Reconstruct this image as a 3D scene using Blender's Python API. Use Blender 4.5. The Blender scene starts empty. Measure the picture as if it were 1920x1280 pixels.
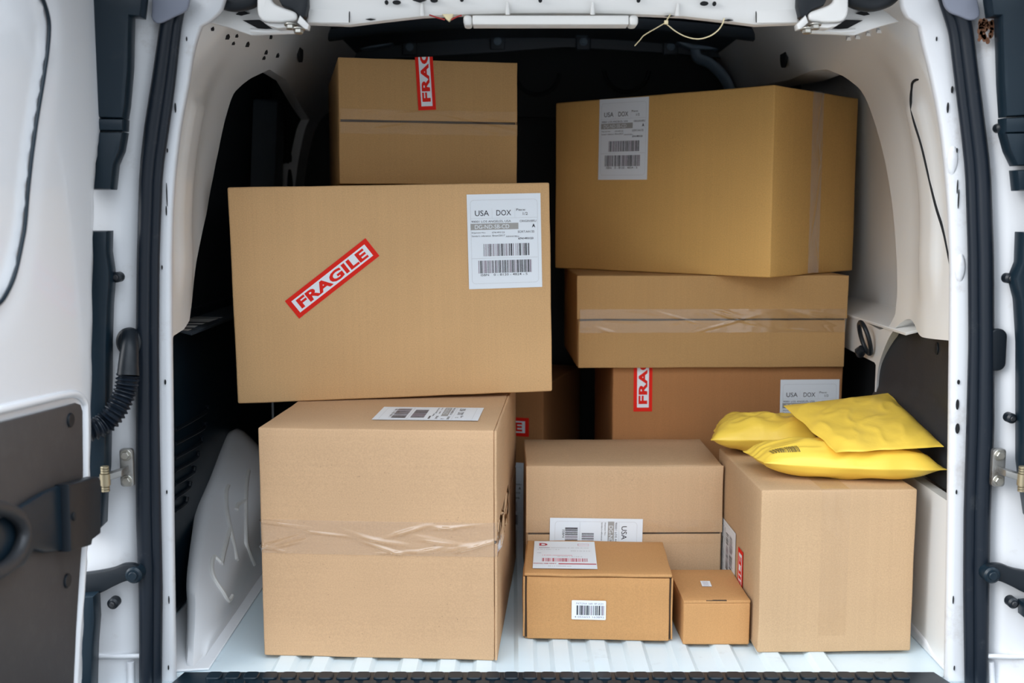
import bpy, bmesh, math, random
from mathutils import Vector, Matrix, noise
random.seed(7)
sc = bpy.context.scene
COL = sc.collection
PI = math.pi

# ------------------------------------------------------------------ camera
FOC, PITCH, EYE = 2093.5, 0.11755, 0.78          # focal length in px of 1920, tilt down, height over cargo floor
cam_d = bpy.data.cameras.new('camera'); cam = bpy.data.objects.new('camera', cam_d); COL.objects.link(cam)
cam.location = (0, 0, EYE); cam.rotation_euler = (PI/2 - PITCH, 0, 0)
cam_d.sensor_width = 36; cam_d.lens = FOC/1920*36; cam_d.clip_start = .02
cam_d.dof.use_dof = True; cam_d.dof.focus_distance = 2.05; cam_d.dof.aperture_fstop = 4.0
sc.camera = cam
# ------------------------------------------------------------------ sky, sun, exposure
sc.view_settings.view_transform = 'Standard'; sc.view_settings.look = 'None'
sc.view_settings.exposure = 0.23; sc.view_settings.gamma = 1.0
w = bpy.data.worlds.new('World'); sc.world = w; w.use_nodes = True
nt = w.node_tree; nt.nodes.clear()
n_out = nt.nodes.new('ShaderNodeOutputWorld'); n_bg = nt.nodes.new('ShaderNodeBackground')
n_geo = nt.nodes.new('ShaderNodeTexCoord'); n_sep = nt.nodes.new('ShaderNodeSeparateXYZ'); n_rmp = nt.nodes.new('ShaderNodeValToRGB')
nt.links.new(n_geo.outputs['Generated'], n_sep.inputs[0]); nt.links.new(n_sep.outputs['Z'], n_rmp.inputs[0])
n_mr = nt.nodes.new('ShaderNodeMapRange'); n_mr.inputs[1].default_value = -1; n_mr.inputs[2].default_value = 1   # sky brighter towards the left than the right
n_mr.inputs[3].default_value = 2.1; n_mr.inputs[4].default_value = .15
n_mz = nt.nodes.new('ShaderNodeMapRange'); n_mz.inputs[1].default_value = .25; n_mz.inputs[2].default_value = .8
n_mx = nt.nodes.new('ShaderNodeMix'); n_mx.inputs[3].default_value = 1.65
nt.links.new(n_sep.outputs['Z'], n_mz.inputs[0]); nt.links.new(n_mz.outputs[0], n_mx.inputs[0])
nt.links.new(n_sep.outputs['X'], n_mr.inputs[0]); nt.links.new(n_mr.outputs[0], n_mx.inputs[2]); nt.links.new(n_mx.outputs[0], n_bg.inputs[1])
nt.links.new(n_rmp.outputs[0], n_bg.inputs[0]); nt.links.new(n_bg.outputs[0], n_out.inputs[0])
e = n_rmp.color_ramp.elements
e[0].position = 0.0; e[0].color = (.50, .49, .48, 1)
e[1].position = 0.75; e[1].color = (2.1, 2.32, 2.56, 1)
k = e.new(.06); k.color = (.64, .65, .67, 1)
k = e.new(.16); k.color = (.96, 1.0, 1.06, 1)
sun_d = bpy.data.lights.new('sun', 'SUN'); sun = bpy.data.objects.new('sun', sun_d); COL.objects.link(sun)
sun_d.energy = 2.5; sun_d.angle = math.radians(36); sun_d.color = (1.0, .975, .94)
sun.rotation_euler = Vector((1.95, 1.0, -.85)).to_track_quat('-Z', 'Y').to_euler()

# ------------------------------------------------------------------ pixel -> place helpers
_cp, _sp = math.cos(PITCH), math.sin(PITCH)
def ray(px, py):
    a, b = (px-960)/FOC, -(py-640)/FOC
    return Vector((a, _cp + b*_sp, -_sp + b*_cp))
def at(px, py, Y):
    d = ray(px, py); return Vector((0, 0, EYE)) + d*(Y/d.y)
def on_x(px, py, X):
    d = ray(px, py); return Vector((0, 0, EYE)) + d*(X/d.x)

# ------------------------------------------------------------------ materials
def mat(name, col, rough=.5, metal=0, coat=0, spec=.5):
    m = bpy.data.materials.new(name); m.use_nodes = True
    b = m.node_tree.nodes['Principled BSDF']
    b.inputs['Base Color'].default_value = (*col, 1); b.inputs['Roughness'].default_value = rough
    b.inputs['Metallic'].default_value = metal; b.inputs['Coat Weight'].default_value = coat
    b.inputs['Specular IOR Level'].default_value = spec
    return m
def nodes(m): return m.node_tree.nodes, m.node_tree.links, m.node_tree.nodes['Principled BSDF']
def grime(m, col, dark, scale=6, lo=.62, hi=.8, amount=1.0, bump=0.0):
    """procedural stains: mixes the base colour with a dirt colour by noise"""
    N, L, b = nodes(m)
    tc = N.new('ShaderNodeTexCoord'); no = N.new('ShaderNodeTexNoise'); no.inputs['Scale'].default_value = scale
    no.inputs['Detail'].default_value = 8; no.inputs['Roughness'].default_value = .7
    r = N.new('ShaderNodeMapRange'); r.inputs[1].default_value = lo; r.inputs[2].default_value = hi; r.inputs[4].default_value = amount
    mx = N.new('ShaderNodeMix'); mx.data_type = 'RGBA'
    mx.inputs[6].default_value = (*col, 1); mx.inputs[7].default_value = (*dark, 1)
    L.new(tc.outputs['Object'], no.inputs['Vector']); L.new(no.outputs[0], r.inputs[0]); L.new(r.outputs[0], mx.inputs[0])
    L.new(mx.outputs[2], b.inputs['Base Color'])
    if bump:
        n2 = N.new('ShaderNodeTexNoise'); n2.inputs['Scale'].default_value = 220
        bp = N.new('ShaderNodeBump'); bp.inputs['Strength'].default_value = bump; bp.inputs['Distance'].default_value = .002
        L.new(tc.outputs['Object'], n2.inputs['Vector']); L.new(n2.outputs[0], bp.inputs['Height']); L.new(bp.outputs[0], b.inputs['Normal'])
    return m
def cardboard(name, col, axis='z', dark=.86):
    """kraft board: fibre flecks, faint flute lines running along `axis`, soft mottling"""
    m = mat(name, col, .82, spec=.25); N, L, b = nodes(m)
    tc = N.new('ShaderNodeTexCoord')
    def noi(scale, vec=None, det=3):
        n = N.new('ShaderNodeTexNoise'); n.inputs['Scale'].default_value = scale; n.inputs['Detail'].default_value = det
        src = tc.outputs['Object']
        if vec:
            mp = N.new('ShaderNodeMapping'); mp.inputs['Scale'].default_value = vec; L.new(src, mp.inputs[0]); src = mp.outputs[0]
        L.new(src, n.inputs['Vector']); return n.outputs[0]
    def rng(s, a, b_, c, d):
        r = N.new('ShaderNodeMapRange'); r.inputs[1].default_value = a; r.inputs[2].default_value = b_; r.inputs[3].default_value = c; r.inputs[4].default_value = d
        L.new(s, r.inputs[0]); return r.outputs[0]
    def mul(a, b_):
        q = N.new('ShaderNodeMath'); q.operation = 'MULTIPLY'; L.new(a, q.inputs[0]); L.new(b_, q.inputs[1]); return q.outputs[0]
    v = {'z': (1, 1, .012), 'x': (.012, .012, 1)}[axis]
    flute = noi(150, v, 2)
    t = mul(rng(flute, .3, .7, .982, 1.016), rng(noi(420, None, 2), .3, .7, .93, 1.06))
    t = mul(t, rng(noi(5, None, 4), .3, .7, .95, 1.04))
    t = mul(t, rng(noi(900, None, 1), .74, .82, 1.0, 1.25))        # pale fibres
    t = mul(t, rng(noi(300, None, 1), .20, .245, .62, 1.0))         # dark specks
    hs = N.new('ShaderNodeVectorMath'); hs.operation = 'SCALE'; hs.inputs[0].default_value = col
    L.new(t, hs.inputs['Scale']); L.new(hs.outputs[0], b.inputs['Base Color'])
    bp = N.new('ShaderNodeBump'); bp.inputs['Strength'].default_value = .10; bp.inputs['Distance'].default_value = .001
    L.new(flute, bp.inputs['Height']); L.new(bp.outputs[0], b.inputs['Normal'])
    return m
M = {}
M['kraft_pale'] = cardboard('kraft_pale', (.585, .375, .215), 'x')
M['kraft_front'] = cardboard('kraft_front', (.60, .40, .235), 'z')
M['kraft_sand'] = cardboard('kraft_sand', (.53, .355, .205), 'z')
M['kraft_mid'] = cardboard('kraft_mid', (.50, .295, .122), 'z')
M['kraft_big'] = cardboard('kraft_big', (.64, .395, .190), 'z')
M['kraft_gold'] = cardboard('kraft_gold', (.68, .395, .128), 'z')
M['kraft_orange'] = cardboard('kraft_orange', (.53, .28, .112), 'z')
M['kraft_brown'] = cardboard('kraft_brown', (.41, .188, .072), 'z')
M['board_edge'] = mat('board_edge', (.52, .37, .22), .9)
M['board_inside'] = mat('board_inside', (.06, .04, .025), .9)
PAINT = (.80, .82, .85)
M['paint'] = grime(mat('white_paint', PAINT, .22, coat=.4), PAINT, (.36, .33, .29), 7, .66, .86, .55)
M['paint_dirty_dimmed'] = grime(mat('white_paint_dirty_dimmed', (.66, .68, .71), .3, coat=.2), (.66, .68, .71), (.28, .22, .17), 9, .56, .82, .75)  # stained paint; base also darkened to tone down the brightly lit flange
M['paint_warm'] = grime(mat('white_inner_paint', (.80, .80, .785), .28, coat=.3), (.80, .80, .785), (.34, .28, .21), 9, .64, .86, .45)
M['floor_paint'] = grime(mat('floor_paint', (.70, .82, .88), .35, coat=.15), (.70, .82, .88), (.33, .36, .38), 14, .60, .82, .6)
M['rust'] = mat('rust', (.16, .07, .035), .8)
M['black'] = mat('black_plastic', (.007, .011, .016), .42, spec=.35)
M['navy'] = grime(mat('blue_black_plastic', (.006, .016, .026), .36, spec=.3), (.006, .016, .026), (.03, .035, .04), 10, .55, .8, .6)
M['rubber'] = grime(mat('seal_rubber', (.008, .013, .021), .36, spec=.3), (.008, .013, .021), (.05, .055, .06), 30, .6, .75, .6)
M['matte_black'] = mat('matte_black', (.004, .005, .007), .8)
M['trim_brown'] = grime(mat('brown_grey_trim', (.050, .046, .047), .55), (.050, .046, .047), (.085, .080, .078), 40, .5, .8, .5, .1)
M['trim_scuff'] = grime(mat('scuffed_black_trim', (.022, .023, .026), .5), (.020, .022, .026), (.075, .070, .064), 13, .55, .8, .7, .15)
M['bulkhead'] = mat('bulkhead_black', (.004, .0065, .009), .6)
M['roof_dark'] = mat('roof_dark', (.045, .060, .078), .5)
M['beam'] = mat('beam_blue_grey', (.20, .28, .36), .4)
M['grey_flap'] = mat('grey_flap', (.20, .22, .28), .45)
M['steel'] = grime(mat('zinc_steel', (.33, .33, .32), .38, metal=.85), (.36, .36, .35), (.14, .11, .08), 40, .5, .7, .8)
M['bolt'] = mat('bolt_steel', (.45, .44, .40), .35, metal=.9)
M['brass'] = mat('brass_nut', (.42, .36, .24), .4, metal=.8)
M['white_plastic'] = mat('white_plastic', (.78, .78, .76), .4)
M['tie'] = mat('tie_nylon', (.72, .62, .38), .45)
M['red_wire'] = mat('red_wire', (.35, .02, .02), .4)
M['paper'] = mat('label_paper', (.80, .85, .90), .5)
M['ink'] = mat('label_ink', (.012, .010, .018), .6)
M['ink_soft'] = mat('label_ink_soft', (.27, .22, .27), .6)
M['ink_line'] = mat('label_line', (.55, .57, .59), .6)
M['grey_band'] = mat('label_grey_band', (.36, .355, .34), .6)
M['sticker_red'] = mat('sticker_red', (.78, .018, .008), .6, spec=.2)
M['label_red'] = mat('label_red', (.46, .018, .05), .5)
M['label_pink'] = mat('label_pink', (.75, .36, .42), .5)
M['asphalt'] = grime(mat('asphalt', (.22, .22, .22), .9), (.22, .22, .22), (.12, .12, .12), 30, .4, .6)
# yellow kraft mailer
m = mat('yellow_mailer', (.90, .62, .085), .38, spec=.4); N, L, b = nodes(m)
tc = N.new('ShaderNodeTexCoord'); no = N.new('ShaderNodeTexNoise'); no.inputs['Scale'].default_value = 14; no.inputs['Detail'].default_value = 4
no.inputs['Distortion'].default_value = 1.2
bp = N.new('ShaderNodeBump'); bp.inputs['Strength'].default_value = .25; bp.inputs['Distance'].default_value = .004
L.new(tc.outputs['Object'], no.inputs['Vector']); L.new(no.outputs[0], bp.inputs['Height']); L.new(bp.outputs[0], b.inputs['Normal'])
M['yellow'] = m
# clear packing tape: thin glossy film (shiny where wrinkled, dull where pressed flat)
def tape_mat(name, power, gain, base, rough, haze):
    m = bpy.data.materials.new(name); m.use_nodes = True; N, L = m.node_tree.nodes, m.node_tree.links
    N.clear(); o = N.new('ShaderNodeOutputMaterial'); tr = N.new('ShaderNodeBsdfTransparent'); tr.inputs[0].default_value = (.99, .985, .975, 1)
    gl = N.new('ShaderNodeBsdfGlossy'); gl.inputs['Roughness'].default_value = rough; gl.inputs['Color'].default_value = (1, 1, 1, 1)
    df = N.new('ShaderNodeBsdfDiffuse'); df.inputs[0].default_value = (.78, .66, .52, 1)
    lw = N.new('ShaderNodeLayerWeight'); lw.inputs[0].default_value = .5; fr = N.new('ShaderNodeMath'); fr.operation = 'POWER'; fr.inputs[1].default_value = power
    L.new(lw.outputs['Facing'], fr.inputs[0])
    ad = N.new('ShaderNodeMath'); ad.operation = 'MULTIPLY_ADD'; ad.inputs[1].default_value = gain; ad.inputs[2].default_value = base
    m1 = N.new('ShaderNodeMixShader'); m1.inputs[0].default_value = haze; m2 = N.new('ShaderNodeMixShader')
    L.new(tr.outputs[0], m1.inputs[1]); L.new(df.outputs[0], m1.inputs[2]); L.new(fr.outputs[0], ad.inputs[0]); L.new(ad.outputs[0], m2.inputs[0])
    L.new(m1.outputs[0], m2.inputs[1]); L.new(gl.outputs[0], m2.inputs[2]); L.new(m2.outputs[0], o.inputs[0])
    M[name] = m
tape_mat('tape', 4.0, .6, .02, .14, .02)
tape_mat('tape_shiny', 3.0, 1.6, .070, .045, .05)

# ------------------------------------------------------------------ object helpers
def link(name, me, parent=None):
    o = bpy.data.objects.new(name, me); COL.objects.link(o)
    if parent is not None: o.parent = parent
    return o
def tag(o, label=None, cat=None, group=None, kind=None):
    for k_, v_ in (('label', label), ('category', cat), ('group', group), ('kind', kind)):
        if v_: o[k_] = v_
    return o
def thing(name, label, cat, loc=(0, 0, 0), rot=(0, 0, 0), group=None):
    o = link(name, None); o.location = loc; o.rotation_euler = rot; o.empty_display_size = .05
    return tag(o, label, cat, group)
def finish(name, bm, mats, parent=None, smooth=True, ang=40, kind=None):
    me = bpy.data.meshes.new(name)
    bm.normal_update(); bm.to_mesh(me); bm.free()
    for mm in (mats if isinstance(mats, (list, tuple)) else [mats]): me.materials.append(M[mm])
    if smooth:
        for p in me.polygons: p.use_smooth = True
        me.set_sharp_from_angle(angle=math.radians(ang))
    o = link(name, me, parent)
    if kind: o['kind'] = kind
    return o
def recalc(bm): bmesh.ops.recalc_face_normals(bm, faces=bm.faces[:])
def cat_rom(pts, n=8, closed=False):
    P = [Vector(p) for p in pts]; out = []; N_ = len(P)
    rng = range(N_ if closed else N_-1)
    for i in rng:
        if closed: a, b_, c, d = P[i-1], P[i], P[(i+1) % N_], P[(i+2) % N_]
        else: a, b_, c, d = P[max(i-1, 0)], P[i], P[i+1], P[min(i+2, N_-1)]
        for j in range(n):
            t = j/n
            out.append(.5*((2*b_) + (c-a)*t + (2*a-5*b_+4*c-d)*t*t + (3*b_-a-3*c+d)*t**3))
    if not closed: out.append(P[-1])
    return out
def add_tube(bm, path, rad, seg=12, cap=True, mi=0, flat=None):
    """swept tube; rad number or list; flat=(a,b) makes an oval section"""
    path = [Vector(p) for p in path]; rings = []
    up = Vector((0.13, .2, .97)).normalized()
    for i, p in enumerate(path):
        t = (path[min(i+1, len(path)-1)] - path[max(i-1, 0)]).normalized()
        s = t.cross(up)
        if s.length < 1e-4: s = t.cross(Vector((1, 0, 0)))
        s.normalize(); up = s.cross(t).normalized()
        r = rad[i] if isinstance(rad, (list, tuple)) else rad
        fa, fb = flat or (1, 1)
        rings.append([bm.verts.new(p + s*math.cos(2*PI*k/seg)*r*fa + up*math.sin(2*PI*k/seg)*r*fb) for k in range(seg)])
    for a, b_ in zip(rings, rings[1:]):
        for k in range(seg):
            f = bm.faces.new((a[k], a[(k+1) % seg], b_[(k+1) % seg], b_[k])); f.material_index = mi
    if cap:
        f = bm.faces.new(rings[0][::-1]); f.material_index = mi
        f = bm.faces.new(rings[-1]); f.material_index = mi
def add_disc(bm, c, axis, r, h, seg=24, mi=0, bev=0.0, ry=None):
    """short cylinder standing on c along axis; ry makes it oval (second radius along world z)"""
    ax = Vector(axis).normalized(); c = Vector(c)
    v = Vector((0, 0, 1)) if abs(ax.z) < .9 else Vector((0, 1, 0))
    u = v.cross(ax).normalized(); v = ax.cross(u).normalized(); ry = ry or r
    prof = [(1, 0), (1, h-bev), (1-bev/r, h)] if bev else [(1, 0), (1, h)]
    rings = [[bm.verts.new(c + ax*z + u*math.cos(2*PI*k/seg)*r*q + v*math.sin(2*PI*k/seg)*ry*q) for k in range(seg)] for q, z in prof]
    for a, b_ in zip(rings, rings[1:]):
        for k in range(seg):
            f = bm.faces.new((a[k], a[(k+1) % seg], b_[(k+1) % seg], b_[k])); f.material_index = mi
    for f in (bm.faces.new(rings[0][::-1]), bm.faces.new(rings[-1])): f.material_index = mi
def add_bolt(bm, c, axis, r, mi=0):
    add_disc(bm, c, axis, r*1.35, r*.25, 24, mi, r*.08)
    add_disc(bm, Vector(c)+Vector(axis).normalized()*r*.25, axis, r, r*.75, 6, mi, r*.12)
def add_prism(bm, pts, off, mi=0, bev=0.0, seg=2):
    """closed polygon of 3-D points extruded by vector off, optional bevel"""
    off = Vector(off)
    v0 = [bm.verts.new(Vector(p)) for p in pts]; v1 = [bm.verts.new(Vector(p)+off) for p in pts]
    fs = [bm.faces.new(v0), bm.faces.new(v1[::-1])]
    n = len(pts)
    for i in range(n): fs.append(bm.faces.new((v0[i], v1[i], v1[(i+1) % n], v0[(i+1) % n])))
    bmesh.ops.recalc_face_normals(bm, faces=fs)
    for f in fs: f.material_index = mi
    if bev:
        es = list({e_ for f in fs[:2] for e_ in f.edges})
        r = bmesh.ops.bevel(bm, geom=es, offset=bev, segments=seg, affect='EDGES', profile=.5, material=mi)
def axis_samples(L_, r, n):
    h = L_/2; a = [-h, -h+.35*r, -h+r]; m_ = [(-h+r) + (L_-2*r)*i/n for i in range(1, n)]
    return a + m_ + [h-r, h-.35*r, h]
def add_rbox(bm, lo, hi, r=.003, n=(8, 6, 8), bulge=None, mi=0, wob=0.0, seed=0):
    """rounded box between corners lo, hi; bulge = dict face->height ('F','B','L','R','T','U'); wob = edge waviness"""
    lo, hi = Vector(lo), Vector(hi); c = (lo+hi)/2; D = hi-lo; bulge = bulge or {}
    A = [axis_samples(D[i], min(r, D[i]*.45), n[i]) for i in range(3)]
    cache = {}
    def vert(p, face):
        key = tuple(round(x, 6) for x in p)
        if key in cache: return cache[key]
        p = Vector(p); rr = [min(r, D[i]*.45) for i in range(3)]
        q = Vector([max(-D[i]/2+rr[i], min(D[i]/2-rr[i], p[i])) for i in range(3)])
        d = p-q
        if d.length > 1e-9:
            dd = Vector([d[i]/rr[i] for i in range(3)]).normalized(); pos = q + Vector([dd[i]*rr[i] for i in range(3)])
        else: pos = q
        u = [p[i]/(D[i]/2) for i in range(3)]
        ax, sg = {'F': (1, -1), 'B': (1, 1), 'L': (0, -1), 'R': (0, 1), 'T': (2, 1), 'U': (2, -1)}[face]
        b_ = bulge.get(face, 0)
        if b_:
            o2 = [i for i in range(3) if i != ax]
            pos[ax] += sg*b_*(1-u[o2[0]]**2)*(1-u[o2[1]]**2)
        if wob:
            s_ = seed*7.3
            nz = noise.noise_vector(Vector((pos.x*16+s_, pos.y*16, pos.z*16))) * wob
            pos += nz
        v = bm.verts.new(c+pos); cache[key] = v; return v
    for face, (ax, sg) in {'F': (1, -1), 'B': (1, 1), 'L': (0, -1), 'R': (0, 1), 'T': (2, 1), 'U': (2, -1)}.items():
        o2 = [i for i in range(3) if i != ax]; S, T = A[o2[0]], A[o2[1]]
        grid = []
        for s in S:
            row = []
            for t in T:
                p = [0, 0, 0]; p[ax] = sg*D[ax]/2; p[o2[0]] = s; p[o2[1]] = t
                row.append(vert(p, face))
            grid.append(row)
        flip = (sg > 0) == (ax == 1)
        for i in range(len(S)-1):
            for j in range(len(T)-1):
                vs = [grid[i][j], grid[i+1][j], grid[i+1][j+1], grid[i][j+1]]
                if flip: vs.reverse()
                try: f = bm.faces.new(vs); f.material_index = mi
                except ValueError: pass
def rbox_obj(name, lo, hi, mats, parent=None, **kw):
    bm = bmesh.new(); add_rbox(bm, lo, hi, **kw); return finish(name, bm, mats, parent)

# ------------------------------------------------------------------ flat printed labels
_txt = {}
def text_geo(s, bold):
    key = (s, bold)
    if key in _txt: return _txt[key]
    cu = bpy.data.curves.new('t', 'FONT'); cu.body = s; cu.size = 1; cu.resolution_u = 3; cu.offset = .042 if bold else .004
    if bold: cu.space_character = 1.06
    o = bpy.data.objects.new('t', cu); COL.objects.link(o)
    dg = bpy.context.evaluated_depsgraph_get(); dg.update(); ev = o.evaluated_get(dg); me = ev.to_mesh()
    V = [v.co.copy() for v in me.vertices]; F = [tuple(p.vertices) for p in me.polygons]
    ev.to_mesh_clear(); bpy.data.objects.remove(o); bpy.data.curves.remove(cu)
    x0, x1 = min(v.x for v in V), max(v.x for v in V); y0, y1 = min(v.y for v in V), max(v.y for v in V)
    V = [((v.x-x0)/(x1-x0), (v.y-y0)/(y1-y0)) for v in V]
    _txt[key] = (V, F); return V, F
class Flat:
    """a printed sheet: x right, y up, layers stacked a fraction of a millimetre apart"""
    STEP = .00022
    def __init__(s, mats): s.bm = bmesh.new(); s.mats = mats
    def mi(s, m):
        if m not in s.mats: s.mats.append(m)
        return s.mats.index(m)
    def rect(s, x0, y0, x1, y1, m, layer=2, nx=1, ny=1):
        i_ = s.mi(m); z = layer*s.STEP
        g = [[s.bm.verts.new((x0+(x1-x0)*i/nx, y0+(y1-y0)*j/ny, z)) for j in range(ny+1)] for i in range(nx+1)]
        for i in range(nx):
            for j in range(ny):
                f = s.bm.faces.new((g[i][j], g[i+1][j], g[i+1][j+1], g[i][j+1])); f.material_index = i_
    def text(s, t, x, y, w_, h, m='ink', layer=2, bold=False):
        V, F = text_geo(t, bold); i_ = s.mi(m); z = layer*s.STEP
        vs = [s.bm.verts.new((x+a*w_, y+b_*h, z)) for a, b_ in V]
        for f in F:
            try: q = s.bm.faces.new([vs[k] for k in f]); q.material_index = i_
            except ValueError: pass
    def line_round(s, x0, y0, x1, y1, r, t, m='ink_line', layer=2):
        pts = []
        for cx, cy, a0 in ((x1-r, y1-r, 0), (x0+r, y1-r, 90), (x0+r, y0+r, 180), (x1-r, y0+r, 270)):
            for k in range(7):
                a = math.radians(a0+15*k); pts.append((cx, cy, math.cos(a), math.sin(a)))
        z = layer*s.STEP; i_ = s.mi(m)
        o_ = [s.bm.verts.new((c+ca*r, d+sa*r, z)) for c, d, ca, sa in pts]
        n_ = [s.bm.verts.new((c+ca*(r-t), d+sa*(r-t), z)) for c, d, ca, sa in pts]
        for k in range(len(pts)):
            q = s.bm.faces.new((o_[k], o_[(k+1) % len(pts)], n_[(k+1) % len(pts)], n_[k])); q.material_index = i_
    def bars(s, x0, y0, x1, y1, seed, m='ink', soft=None, layer=2, unit=.00085, p=.5):
        R = random.Random(seed); x = x0
        while x < x1:
            wd = unit*R.choice((1, 1, 2, 2, 3)); wd = min(wd, x1-x)
            if wd > unit*.3: s.rect(x, y0, x+wd, y1, (soft if soft and R.random() < .45 else m), layer)
            x += wd + unit*R.choice((1, 1, 1, 2))*(1 if R.random() < .85 else 1.8)
    def clip(s, axis, val, keep_less=True):
        no_ = Vector((0, 0, 0)); no_[axis] = 1 if keep_less else -1; co = Vector((0, 0, 0)); co[axis] = val
        bmesh.ops.bisect_plane(s.bm, geom=s.bm.verts[:]+s.bm.edges[:]+s.bm.faces[:], plane_co=co, plane_no=no_, clear_outer=True)
    def place(s, name, parent, org, ux, uy, rot=0, cx=0, cy=0, off=.0008, conform=None, label=None):
        """lay the sheet on a face: org + ux*x + uy*y; (cx,cy) = sheet centre on the face, rot in degrees"""
        ux, uy = Vector(ux), Vector(uy); nz = ux.cross(uy); a = math.radians(rot); ca, sa = math.cos(a), math.sin(a)
        for v in s.bm.verts:
            X = cx + v.co.x*ca - v.co.y*sa; Y = cy + v.co.x*sa + v.co.y*ca
            z = v.co.z + off + (conform(X, Y) if conform else 0)
            v.co = Vector(org) + ux*X + uy*Y + nz*z
        o = finish(name, s.bm, s.mats, parent, smooth=False)
        if label: o['label'] = label
        return o
def shipping_sheet(w_=.1455, h=.186, seed=1):
    """address label, centred on (0,0)"""
    f = Flat(['paper']); W, H = w_/2, h/2
    X = lambda t: -W + t*w_
    Y = lambda t: H - t*h
    f.rect(-W, -H, W, H, 'paper', 1, 4, 5)
    f.line_round(X(.045), Y(.945), X(.955), Y(.06), .007, .0005)
    for a, b_ in ((.17, .265),):
        f.rect(X(.335), Y(.255), X(.337), Y(.15), 'ink_line', 2); f.rect(X(.645), Y(.255), X(.647), Y(.15), 'ink_line', 2)
    f.rect(X(.05), Y(.256), X(.95), Y(.2535), 'ink_line', 2)
    f.text('USA', X(.105), Y(.228), .190*w_, .058*h); f.text('DOX', X(.395), Y(.228), .20*w_, .058*h)
    f.text('Piece:', X(.665), Y(.182), .13*w_, .024*h); f.text('1/2', X(.755), Y(.228), .065*w_, .030*h)
    f.text('90001 LOS ANGELES, USA', X(.055), Y(.302), .535*w_, .026*h, 'ink'); f.text('ORIGIN:BRU', X(.71), Y(.302), .225*w_, .022*h, 'ink')
    f.rect(X(.042), Y(.375), X(.69), Y(.308), 'grey_band', 2); f.text('DG-ND-SB-CD', X(.10), Y(.364), .465*w_, .043*h, 'paper', 3)
    f.text('A', X(.875), Y(.36), .045*w_, .037*h, 'ink', 2, True); f.text('SORT:AA135', X(.68), Y(.415), .225*w_, .023*h)
    f.text('Shipment No.:', X(.055), Y(.415), .19*w_, .019*h, 'ink'); f.text('6741493123', X(.33), Y(.413), .17*w_, .016*h, 'ink')
    f.text("Sender's reference:", X(.055), Y(.447), .26*w_, .017*h, 'ink'); f.text('Braun25017', X(.335), Y(.447), .17*w_, .018*h, 'ink')
    f.text('AIRWAYBILL', X(.515), Y(.458), .185*w_, .015*h, 'ink'); f.text('6741493123', X(.685), Y(.485), .205*w_, .021*h, 'ink', 2, True)
    f.bars(X(.21), Y(.655), X(.835), Y(.525), seed, 'ink', 'ink_soft')
    f.rect(X(.05), Y(.678), X(.945), Y(.675), 'ink_line', 2)
    f.bars(X(.135), Y(.835), X(.86), Y(.70), seed+10, 'ink', 'ink_soft')
    f.text('ISBN', X(.165), Y(.865), .11*w_, .024*h); f.text('0 - 8120 - 4824 - 5', X(.34), Y(.865), .46*w_, .024*h)
    return f
def fragile_sheet(length=.197, width=.0430):
    f = Flat(['sticker_red']); L_, W = length/2, width/2; m_ = width*.185
    f.rect(-L_, -W, L_, W, 'sticker_red', 1, 8, 1); f.rect(-L_+m_*1.15, -W+m_, L_-m_*1.15, W-m_, 'paper', 2, 8, 1)
    f.text('FRAGILE', -L_*.83, -W*.48, L_*1.66, W*.96, 'sticker_red', 3, True)
    return f

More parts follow.
